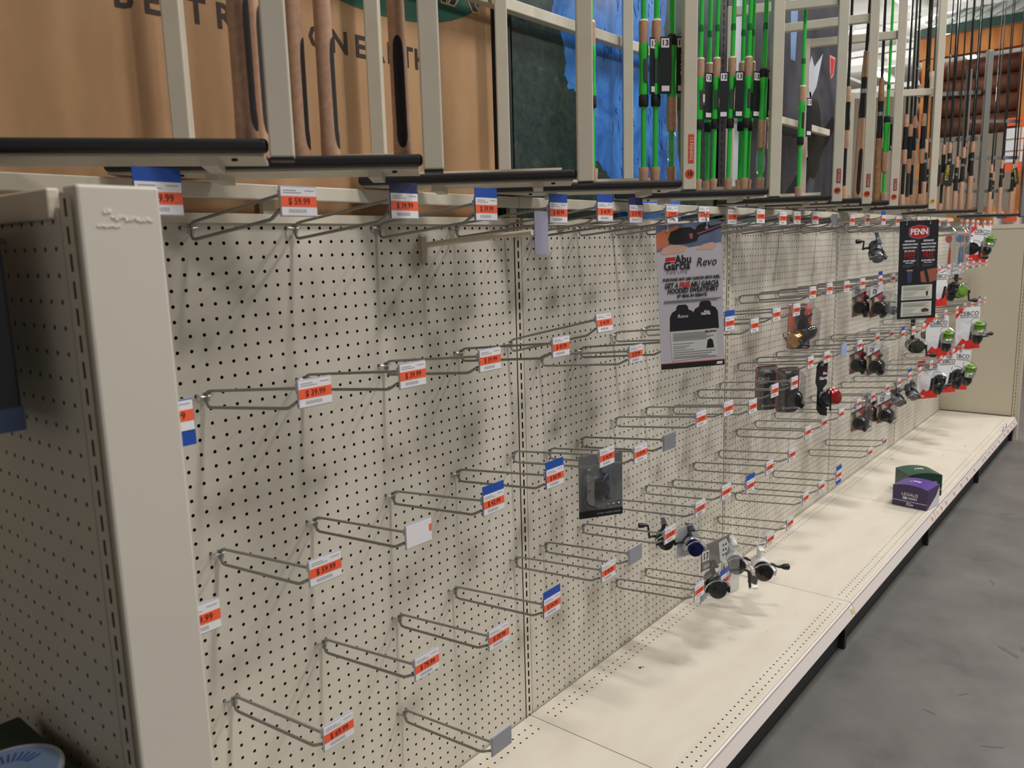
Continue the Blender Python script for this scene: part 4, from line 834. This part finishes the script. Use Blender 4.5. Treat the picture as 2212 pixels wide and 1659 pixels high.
# crowded far packs
FARP = [(193.5, 0, -0.215, 'long clear pack with red disc beside the dark sign', 'blister', mat('pk_red', s2l(190, 50, 52), .5)), (200.5, 0, -0.235, 'long clear pack with blue handle beside the lilac strip', 'blister', mat('pk_blue', s2l(60, 130, 180), .5)),
        (207.5, 0, -0.22, 'long clear pack with maroon card beside the black reel', 'blister', stick_m), (213.5, 0, -0.22, 'large black spinning reel on a narrow orange striped card', 'reel', black_g),
        (203.5, 10, -0.22, 'large dark reel with lime spool above the carded pair', 'reel', lime_g), (195.5, 20, -0.12, 'dark green reel hanging deep behind the carded pair', 'reel', olive), (174.5, 20, -0.16, 'dark reel hanging deep beside the smaller red and white card', 'reel', olive), (216.5, 30, -0.10, 'dark reel hanging deep beside the bottom three cards', 'reel', black_g)]
for c_, r_, y, lb, kd, m in FARP:
    t = pack('reel_pack', lb, (c_ * IN + 0.008, y, Z0 - r_ * IN - 0.006), -0.7)
    if kd == 'blister':
        shell(t, -0.035, 0.035, -0.28, 0.02, 0.035, 0.012)
        flat(t, rrect(-0.03, 0.03, -0.27, -0.20, 0.005), dwhite, nm='card'); flat(t, ellipse(0, -0.06, 0.022, 0.022, 16), m, -0.004, 'card_disc', .003)
        MB().lathe([(0.006, 0), (0.009, 0.02), (0.007, 0.08), (0.004, 0.10)], (0.0, -0.016, -0.21), 10).build('tool_handle', m, t); MB().tube([(0, -0.014, -0.11), (0.006, -0.014, -0.06)], .003, 6).build('tool_jaw', chrome, t)
    else:
        flat(t, [(-0.014, 0.02), (0.014, 0.02), (0.014, -0.05), (-0.014, -0.05)], ora if m is black_g else cardb, nm='card')
        spin_reel(t, (0, -0.006, -0.045), 1.6, olive if m is not black_g else black_g, black_g, m, knobm, 1, -0.35, True, True, -1)

# ------------------------------------------------------------------ promotional signs
def uv(W, H):
    return lambda u, v: (-W / 2 + u * W, -v * H)
def sign(nm, label, loc, rot, W, H, base):
    t = thing(nm, label, 'sign', loc, rot); MB().bx(-W / 2, W / 2, -0.0008, 0.0008, -H, 0).build('board', base, t); return t
W, H = 0.159, 0.349
ab = sign('promo_sign', 'tall white promotional sign with black hooded sweatshirts hanging from a wire hook', (1.394, -0.352, 1.471), (0.0, -0.045, -0.80), W, H, mat('sign_lilac_white', s2l(196, 192, 202), .4))
P = uv(W, H)
def rg(t, poly, m, k=1, nm='printed_shape', Pf=None): return flat(t, [(Pf or P)(*q) for q in poly], m, -0.0008 - 0.0002 * k, nm, 0.0002)
ph_bg = ramp_mat('photo_dusk', [(0.3, s2l(70, 88, 122)), (0.6, s2l(104, 118, 146)), (0.8, s2l(140, 150, 170))], nscale=12, detail=2, rough=.4)
rg(ab, [(0, 0), (1, 0), (1, .145), (0, .185)], ph_bg, 1, 'photo'); hs = mat('photo_skin', s2l(204, 120, 84), .45); hs2 = mat('photo_skin_pale', s2l(214, 172, 156), .45)
rg(ab, [(0, .06), (.12, .035), (.34, .01), (.36, .05), (.22, .10), (.16, .15), (0, .165)], hs, 2); rg(ab, [(.05, .19), (.10, .16), (.22, .14), (.34, .145), (.48, .16), (.44, .19), (.3, .2), (.1, .205)], hs2, 2); rg(ab, [(.60, .185), (.72, .15), (.86, .14), (.92, .16), (.86, .19)], hs2, 2)
rg(ab, [(.18, .10), (.22, .055), (.36, .03), (.52, .028), (.60, .05), (.64, .02), (.76, .005), (.84, .03), (1, .02), (1, .045), (.84, .07), (.66, .09), (.62, .125), (.46, .14), (.28, .14), (.2, .13)], ink, 3)
rg(ab, [(.50, .075), (.56, .07), (.56, .105), (.52, .11)], mat('photo_pink', s2l(176, 84, 108), .4), 4); rg(ab, [(.62, .075), (1, .028), (1, .034), (.64, .082)], mat('photo_pink', s2l(176, 84, 108), .4), 4)
def tx(t, s_, u, v, sz, m, b=0.0, sh=0.0, sx=1.0, Pf=None, k=3):
    x, z = (Pf or P)(u, v); return text(t, s_, x, -0.0022, z, sz, m, b, sh, sx)
rg(ab, [(.135, .225), (.29, .225), (.275, .25), (.12, .25)], red_ink, 1, 'red_flag'); rg(ab, [(.115, .256), (.27, .256), (.265, .266), (.11, .266)], red_ink, 1, 'red_flag')
tx(ab, 'Abu', .40, .245, .0285, ink, .02, 0, .86); tx(ab, 'Garcia', .30, .286, .0285, ink, .02, 0, .86); tx(ab, 'F O R  L I F E', .30, .328, .009, gray_ink, .01)
tx(ab, 'Revo', .755, .272, .029, ink, .0, .25, .84)
tx(ab, 'PURCHASE ANY ABU GARCIA REVO REEL,', .52, .378, .0095, ink, .035, .22, .80); tx(ab, 'GET A', .20, .42, .0165, ink, .03, .22, .72); tx(ab, 'FREE', .405, .42, .0175, red_ink, .03, .22, .72); tx(ab, 'ABU GARCIA', .715, .42, .0165, ink, .03, .22, .72)
tx(ab, 'HOODED SWEATSHIRT', .53, .458, .0165, ink, .03, .22, .72); tx(ab, 'BY MAIL-IN REBATE.', .52, .495, .0105, ink, .03, .22, .8)
def lines(t, u0, u1, vs, m, hh=.003, Pf=None):
    b = MB(); Pf = Pf or P
    for i, v_ in enumerate(vs):
        x0, z0 = Pf(u0, v_); x1, z1 = Pf(u1 - (0.06 * ((i * 7) % 3)), v_ + hh); b.bx(x0, x1, -.0022, -.0019, z1, z0)
    o = b.build('printed_line', m, t); o['kind'] = 'stuff'; return o
lines(ab, .08, .97, (.523, .533), ink, .004)
for cx, s_ in ((.36, 1), (.72, 1)):
    top = .555 if cx < .5 else .54
    rg(ab, [(cx - .06, top), (cx + .06, top), (cx + .09, top + .015), (cx + .095, top + .035), (cx + .16, top + .05), (cx + .195, top + .08), (cx + .205, .735), (cx - .205, .735), (cx - .195, top + .08), (cx - .16, top + .05), (cx - .095, top + .035), (cx - .09, top + .015)], mat('hoodie_black', s2l(24, 24, 28), .6), 2 if cx < .5 else 3, 'hoodie')
tx(ab, 'Revo', .36, .635, .013, white_ink, 0, .25); tx(ab, 'Abu', .74, .614, .009, white_ink, .03); tx(ab, 'Garcia', .72, .628, .009, white_ink, .03)
rg(ab, [(.16, .745), (.88, .735), (.90, .93), (.18, .945)], mat('coupon_white', s2l(206, 206, 206), .5), 4, 'coupon')
lines(ab, .20, .84, (.752, .762, .772, .781, .790, .80), gray_ink, .003); lines(ab, .20, .52, (.825, .843, .855, .87), gray_ink, .002); lines(ab, .20, .86, (.885, .90, .915, .925), gray_ink, .003)
rg(ab, [(.74, .815), (.78, .805), (.82, .815), (.84, .87), (.72, .872)], ink, 5, 'hoodie'); tx(ab, 'Abu Garcia', .79, .752, .006, ink, .03)
rg(ab, [(0, .958), (1, .958), (1, .963), (0, .963)], red_ink, 2, 'red_rule'); rg(ab, [(0, .963), (1, .963), (1, 1), (0, 1)], ink, 2, 'black_band'); rg(ab, [(.88, .972), (.97, .972), (.96, .99), (.87, .99)], white_ink, 3, 'white_flag')
# wire hanger of the sign and its support arm
def hanger(t, W, h=0.016, m=None):
    MB().tube([(-W * .33, -0.004, -0.014), (-W * .33, -0.002, 0.004), (-W * .325, 0, h - .003), (-W * .30, 0, h), (W * .24, 0, h + 0.006), (W * .27, 0, h + 0.003), (W * .275, -0.002, 0.004), (W * .275, -0.004, -0.014)], .0018, 8).build('wire_hanger', chrome, t)
    for x in (-W * .33, W * .275): MB().lathe([(0.004, 0), (0.004, 0.0015)], (x, -0.001, -0.014), 12, AY).build('eyelet', chrome, t)
hanger(ab, W)
t = thing('sign_arm', 'bright wire arm on the pegboard that carries the tall white promotional sign', 'hook', (1.362, -0.0005, Z0 + 0.0), (0, 0, 0))
MB().tube([(0, 0.002, 0), (0, -0.012, 0.002), (0.0, -0.02, 0.004), (0.0, -0.315, 0.014), (0.0, -0.33, 0.011), (0.0, -0.334, 0.006)], .002, 8).build('arm', chrome, t); MB().box((0, -0.004, 0), (0.026, 0.004, 0.012)).build('clip', zincb, t)

W, H = 0.174, 0.432
pn = sign('promo_sign', 'tall black promotional sign with red shield logo and two white coupons', (3.54, -0.369, 1.4935), (0, -0.02, -0.85), W, H, mat('sign_black', s2l(30, 30, 36), .35))
Q = uv(W, H)
def rgq(poly, m, k=1, nm='printed_shape'): return rg(pn, poly, m, k, nm, Q)
hexo = lambda s_: [(.5 + dx * s_, .115 + dv * s_) for dx, dv in [(-.26, -.035), (-.17, -.058), (0, -.07), (.17, -.058), (.26, -.035), (.26, .035), (.17, .058), (0, .07), (-.17, .058), (-.26, .035)]]
rgq(hexo(1.0), mat('logo_rim', s2l(150, 120, 150), .4), 1, 'logo_rim'); rgq(hexo(.93), mat('logo_red', s2l(172, 30, 36), .4), 2, 'logo_shield')
tx(pn, 'PENN', .5, .115, .036, white_ink, .02, 0, .86, Q)
for cx, L_ in ((.27, ['PURCHASE ANY', 'COMBINATION OF PENN', 'PRODUCTS TOTALING', '$100 - $199, GET A']), (.75, ['PURCHASE ANY', 'COMBINATION OF PENN', 'PRODUCTS TOTALING', '$200 OR MORE, GET A'])):
    for i, l_ in enumerate(L_): tx(pn, l_, cx, .205 + i * .033, .0105 if len(l_) < 15 else .0095, white_ink, .03, .1, .62, Q)
    tx(pn, 'FREE', cx, .352, .040, mat('print_red', s2l(176, 34, 36), .5), .0, .1, .62, Q); tx(pn, '25OZ HOT TUMBLER' if cx < .5 else '40L DRY DUFFEL TOTE', cx, .405, .0095, white_ink, .03, .1, .62, Q); tx(pn, 'BY MAIL-IN REBATE', cx, .426, .006, white_ink, .02, .1, .7, Q)
lines(pn, .10, .42, (.445, .455, .465), gray_ink, .002, Q); lines(pn, .60, .92, (.445, .455, .465), gray_ink, .002, Q)
rgq([(.485, .20), (.49, .20), (.49, .47), (.485, .47)], gray_ink, 1, 'divider')
rgq([(.22, .50), (.36, .50), (.34, .63), (.24, .63)], mat('tumbler_blue', s2l(56, 58, 92), .4), 2, 'tumbler'); rgq([(.21, .495), (.37, .495), (.37, .507), (.21, .507)], mat('tumbler_rim', s2l(176, 150, 140), .4), 3, 'tumbler')
rgq([(.56, .52), (.72, .50), (.99, .485), (.99, .61), (.80, .635), (.60, .625)], mat('duffel_brown', s2l(150, 88, 66), .5), 2, 'duffel'); rgq([(.66, .505), (.74, .50), (.82, .63), (.74, .635)], ink, 3, 'duffel_strap')
for v0 in (.655, .825):
    rgq([(.10, v0), (.89, v0 - .004), (.89, v0 + .145), (.09, v0 + .15)], mat('coupon_cream', s2l(200, 200, 188), .5), 2, 'coupon')
    lines(pn, .14, .82, (v0 + .012, v0 + .025, v0 + .035, v0 + .045), gray_ink, .003, Q); lines(pn, .14, .50, (v0 + .07, v0 + .085, v0 + .10), gray_ink, .002, Q); lines(pn, .14, .84, (v0 + .118, v0 + .13), gray_ink, .003, Q)
rgq([(.73, .72), (.79, .72), (.78, .765), (.74, .765)], ink, 3, 'tumbler'); rgq([(.62, .905), (.72, .89), (.82, .905), (.82, .93), (.64, .935)], mat('duffel_dark', s2l(76, 56, 50), .5), 3, 'duffel')
hanger(pn, W)
t = thing('sign_arm', 'bright wire arm on the pegboard that carries the tall black promotional sign', 'hook', (3.50, -0.0005, Z0 + 0.012), (0, 0, 0))
MB().tube([(0, 0.002, 0), (0, -0.012, 0.002), (0.0, -0.02, 0.006), (0.0, -0.34, 0.020), (0.0, -0.35, 0.014)], .002, 8).build('arm', chrome, t); MB().box((0, -0.004, 0), (0.026, 0.004, 0.012)).build('clip', zincb, t)

# ------------------------------------------------------------------ strip flags on beige tubes
for x, z, lb in [(0.854, 1.432, 'lilac plastic strip flag on a beige tube in the first bay'), (5.02, 1.415, 'lilac plastic strip flag on a beige tube near the end panel')]:
    t = thing('strip_flag', lb, 'sign holder', (x, -0.0005, z))
    MB().bx(-0.009, 0.012, -0.004, 0, -0.036, 0.026).build('wall_plate', cream, t); MB().bx(-0.009, -0.006, -0.02, -0.003, -0.036, 0.02).build('plate_flange', cream, t)
    MB().tube([(0, -0.004, 0.002), (0, -0.10, 0.009), (0, -0.19, 0.014)], .0062, 12).build('tube', cream, t); MB().tube([(0, -0.185, 0.0137), (0, -0.30, 0.02)], .0056, 12).build('inner_tube', cream, t)
    f_ = MB(); n_ = 8
    for i in range(n_):
        x0_, x1_ = 0.004 + i * 0.0054, 0.004 + (i + 1) * 0.0054; y0_, y1_ = -0.302 - 0.004 * math.sin(math.pi * i / n_), -0.302 - 0.004 * math.sin(math.pi * (i + 1) / n_)
        f_.add([(x0_, y0_, -0.022), (x1_, y1_, -0.022), (x1_, y1_, 0.06), (x0_, y0_, 0.06), (x0_, y0_ + .0012, -0.022), (x1_, y1_ + .0012, -0.022), (x1_, y1_ + .0012, 0.06), (x0_, y0_ + .0012, 0.06)], [(0, 1, 2, 3), (7, 6, 5, 4), (0, 4, 5, 1), (3, 2, 6, 7)])
    f_.build('strip', lilac, t)

# ------------------------------------------------------------------ reel boxes on the deck
def carton(t, a, b, h, m, top):
    v_ = MB(); n_ = 6
    v_.add([(-a, -b, 0), (a, -b, 0), (a, b, 0), (-a, b, 0)], [(0, 3, 2, 1)])
    tz = lambda x, y: h + 0.012 * (1 - (x / a) ** 2)
    for (p, q) in [((-a, -b), (a, -b)), ((a, b), (-a, b))]:
        for i in range(n_):
            x0_ = p[0] + (q[0] - p[0]) * i / n_; x1_ = p[0] + (q[0] - p[0]) * (i + 1) / n_
            v_.add([(x0_, p[1], 0), (x1_, q[1], 0), (x1_, q[1], tz(x1_, 0)), (x0_, p[1], tz(x0_, 0))], [(0, 1, 2, 3)])
    for x in (-a, a): v_.add([(x, -b, 0), (x, b, 0), (x, b, h), (x, -b, h)], [(0, 1, 2, 3) if x > 0 else (3, 2, 1, 0)])
    o = v_.build('carton', m, t)
    l_ = MB()
    for i in range(n_):
        x0_, x1_ = -a + 2 * a * i / n_, -a + 2 * a * (i + 1) / n_; l_.add([(x0_, -b, tz(x0_, 0)), (x1_, -b, tz(x1_, 0)), (x1_, b, tz(x1_, 0)), (x0_, b, tz(x0_, 0))], [(0, 1, 2, 3)])
    l_.build('lid', top, t); return o
def logo(parent, x, y, z, s_, m, rot):
    o = MB()
    for k, (x0_, x1_) in enumerate([(-1, .5), (-.6, .9)]):
        o.prism([(x0_ * s_, (.5 - k * .5) * s_), (x1_ * s_, (.5 - k * .5) * s_), (x1_ * s_ + .1 * s_, (.25 - k * .5) * s_), (x0_ * s_ + .1 * s_, (.25 - k * .5) * s_)], -.0004, 0)
    o.prism([(.5 * s_, .5 * s_), (1.2 * s_, .5 * s_), (1.0 * s_, -.6 * s_), (.7 * s_, -.6 * s_)], -.0004, 0); o.prism([(-1.2 * s_, -.3 * s_), (-.9 * s_, -.3 * s_), (-1.1 * s_, -.7 * s_), (-1.5 * s_, -.7 * s_)], -.0004, 0)
    q = o.build('logo', m, parent, (x, y, z), rot); q['kind'] = 'stuff'; return q
pur = mat('carton_purple', s2l(58, 42, 84), 0.4); purt = mat('carton_purple_lit_top', s2l(80, 50, 140), 0.25); grn = mat('carton_green', s2l(22, 60, 48), 0.35); grnt = mat('carton_green_lit_top', s2l(20, 72, 54), 0.22)  # lid tones are the carton colours brightened, overhead light put into the colour
t = thing('reel_box', 'purple cardboard reel box with white lettering and a dented side, on the deck', 'box', (3.665, -0.392, DT), (0, 0, math.radians(-98)))
A_, B_, Hh = .078, .072, .098
ct = carton(t, A_, B_, Hh, pur, purt)
text(ct, 'LEGALIS', 0.0, -B_ - .0006, .062, .021, white_ink, 0.0); text(ct, '1000D', 0.012, -B_ - .0006, .044, .016, white_ink, .01)
MB().bx(-.030, -.012, -B_ - .0007, -B_, .038, .050).build('white_patch', white_ink, ct); text(ct, 'LT', -0.021, -B_ - .0010, .044, .011, pur, .02)
MB().bx(-A_, A_, -B_ - .0006, -B_, .0275, .0295).build('white_rule', white_ink, ct); text(ct, '7D»', 0.0, -B_ - .0006, .014, .020, white_ink, .01, .2)
MB().add([(A_ + .0008, -B_ + .012, .004), (A_ + .004, B_ - .006, .002), (A_ + .002, B_ - .002, .092), (A_ + .0008, B_ - .04, .05)], [(0, 1, 2, 3)]).build('torn_edge', mat('carton_white_inside', s2l(206, 204, 204), .6), ct)
logo(t, 0.0, 0.0, Hh + .0128, .018, white_ink, (math.radians(-90), 0, 0))
t = thing('reel_box', 'dark green cardboard reel box with white logo, behind the purple box', 'box', (3.885, -0.352, DT), (0, 0, math.radians(-52)))
A_, B_, Hh = .080, .075, .104
ct = carton(t, A_, B_, Hh, grn, grnt); sd_ = thing
text(ct, 'LEGALIS', 0.022, -B_ - .0006, .066, .018, white_ink); text(ct, 'LT 3000', 0.022, -B_ - .0006, .05, .013, white_ink); MB().bx(-A_, A_, -B_ - .0006, -B_, .030, .032).build('white_rule', white_ink, ct)
logo(t, 0.0, 0.0, Hh + .0128, .018, white_ink, (math.radians(-90), 0, 0))

# ------------------------------------------------------------------ things on the near end panel
t = thing('spool_box', 'dark green box with a round pale blue label beside the perforated end panel', 'box', (0, 0, 0))
dg = mat('box_deep_green', s2l(12, 44, 28), 0.45)
bevel(MB().bx(-0.36, -0.078, -0.62, -0.206, 0.80, 0.872).build('box', dg, t), 0.003); MB().bx(-0.355, -0.100, -0.615, -0.225, 0.872, 0.8745).build('box_lid', dg, t)
sp = MB().lathe([(0.052, 0), (0.052, 0.004), (0.049, 0.0055)], (-0.135, -0.335, 0.8745), 36).build('round_label', mat('label_pale_blue', s2l(150, 180, 226), .35), t)
MB().lathe([(0.0525, 0), (0.0545, 0.0), (0.0545, 0.005), (0.0525, 0.005)], (-0.135, -0.335, 0.8745), 36).build('label_rim', mat('label_rim', s2l(206, 214, 224), .35), t)
for i in range(9): MB().box((-0.135 + 0.030 * math.cos(.25 + i * .19), -0.335 + 0.030 * math.sin(.25 + i * .19), 0.8804), (0.016, 0.0022, 0.0006), (0, 0, .25 + i * .19)).build('printed_line', mat('label_blue', s2l(70, 100, 170), .4), sp)
bevel(MB().bx(-0.45, -0.0675, -0.63, 0.05, 0.772, 0.798).build('end_shelf', side_m, ef), 0.002)
t = thing('hanging_pack', 'dark hanging pack with a bluish lower edge on the perforated end panel', 'pack', (0, 0, 0))
bevel(MB().bx(-0.125, -0.098, -0.408, -0.22, 1.262, 1.47).build('pack', mat('pack_dark', s2l(24, 24, 28), .35), t), 0.004); MB().bx(-0.1255, -0.0975, -0.4085, -0.2195, 1.262, 1.285).build('lower_edge', mat('pack_blue', s2l(44, 56, 84), .35), t)
MB().tube([(-0.0625, -0.31, 1.445), (-0.2, -0.31, 1.46)], .0028, 8).build('hook_wire', zinc, t)

# ------------------------------------------------------------------ the store beyond
roof_m = mat('canopy_metal', s2l(214, 222, 220), .35); fascia = mat('fascia_green', s2l(20, 70, 60), .5); timber = ramp_mat('orange_timber', [(.3, s2l(150, 84, 30)), (.5, s2l(186, 112, 44)), (.7, s2l(206, 138, 66))], scale=(1, 1, .3), nscale=6, detail=6, rough=.6); log_m = ramp_mat('log_brown', [(.3, s2l(70, 40, 26)), (.5, s2l(96, 56, 36)), (.7, s2l(120, 72, 46))], scale=(1, .4, 1), nscale=5, detail=6, rough=.7)
can = thing('canopy', 'pale ribbed metal canopy with dark green fascia over a timber storefront', 'canopy', (13.5, 0, 0))
MB().add([(0, -1.5, 4.50), (0, 2.1, 4.42), (3.5, 2.1, 5.55), (3.5, -1.5, 5.55)], [(0, 3, 2, 1)]).build('roof_sheet', roof_m, can)
for i in range(13):
    y = -1.4 + i * 0.28; MB().tube([(-0.01, y, 4.48), (3.5, y, 5.555)], .02, 5).build('roof_rib', roof_m, can)
MB().bx(-0.05, 0, -1.5, 2.1, 4.36, 4.48).build('fascia', fascia, can); MB().bx(0.02, 0.2, -1.5, 2.1, 4.05, 4.36).build('beam', timber, can)
for i in range(4): MB().tube([(0.45, -1.5, 3.9 - i * .28), (0.45, 2.1, 3.9 - i * .28)], .14, 10).build('log', log_m, can)
for y in (-0.5, 0.6, 1.9): MB().bx(0.05, 0.25, y - .1, y + .1, 0.0, 4.05).build('post', timber, can)
lg = thing('store_shelf', 'orange timber display unit standing beyond the beige end panel', 'shelving', (9.6, 0, 0))
MB().bx(0, 0.3, -0.12, 0.02, 0.0, 2.05).build('side_post', timber, lg); MB().bx(0, 0.3, 0.30, 0.75, 1.2, 1.72).build('board', timber, lg); MB().bx(0.05, 0.3, 0.02, 0.30, 1.3, 1.66).build('white_board', dwhite, lg)
MB().bx(-0.01, 0.0, 0.08, 0.2, 1.55, 1.66).build('price_card', tagorange, lg); MB().bx(0.06, .3, -.12, 1.6, 0, 1.2).build('base_cabinet', log_m, lg)
sg = thing('hanging_sign', 'white and orange hanging aisle sign far beyond the grey racks', 'sign', (12.2, 0.62, 2.35))
for i in range(3):
    for j in range(2): MB().bx(0, 0.02, -j * .17 - .15, -j * .17, i * .15, i * .15 + .13).build('white_panel', dwhite, sg)
for z in (-.12, .46): MB().bx(-0.005, 0.02, -.32, 0, z, z + .1).build('orange_panel', tagorange, sg)
fl_ = thing('flag', 'red and white striped flag hanging beyond the end panel', 'flag', (8.2, -0.16, 1.75), (0.1, 0, 0))
for i in range(7): MB().bx(0, 0.01, -.14, 0, i * .05, i * .05 + .05).build('stripe', [red_ink, dwhite][i % 2], fl_)
# roof structure and far lamps seen between the rods
rs = thing('roof_truss', 'grey steel roof trusses far beyond the rod racks', 'truss', (0, 0, 0))
for x in (12.0, 16.0, 20.0):
    MB().bx(x, x + .12, -6, 9, 5.25, 5.37).build('top_chord', lampbody, rs); MB().bx(x, x + .12, -6, 9, 4.75, 4.85).build('bottom_chord', lampbody, rs)
    for i in range(16): MB().tube([(x + .06, -6 + i * .95, 4.8), (x + .06, -6 + i * .95 + (.95 if i % 2 else -.0) + .0, 5.3)], .03, 5).build('web', lampbody, rs)
i_ = 0
for x, y in FAR_LAMPS:
    if True:
        t = thing('ceiling_lamp', 'linear white ceiling lamp far beyond the rod racks', 'lamp', (x, y, CEIL), group='far linear lamps')
        MB().bx(-0.9, 0.9, -0.1, 0.1, -0.36, -0.3).build('housing', lampbody, t); MB().bx(-0.85, 0.85, -0.07, 0.07, -0.39, -0.36).build('diffuser', lampglow, t)
        for xx in (-.6, .6): MB().tube([(xx, 0, -0.3), (xx, 0, 0)], .008, 5).build('rod', zinc, t)
wl = MB().bx(26, 26.2, -12, 14, 0, CEIL).build('wall_far', mat('far_wall_taupe', s2l(150, 140, 126), .9)); tag(wl, 'taupe far wall of the store', None, kind='structure')
wb = MB().bx(-8, 40, 9.0, 9.2, 0, CEIL).build('wall_back', mat('far_wall_taupe', s2l(150, 140, 126), .9)); tag(wb, 'taupe wall of the store far behind the shelving', None, kind='structure')
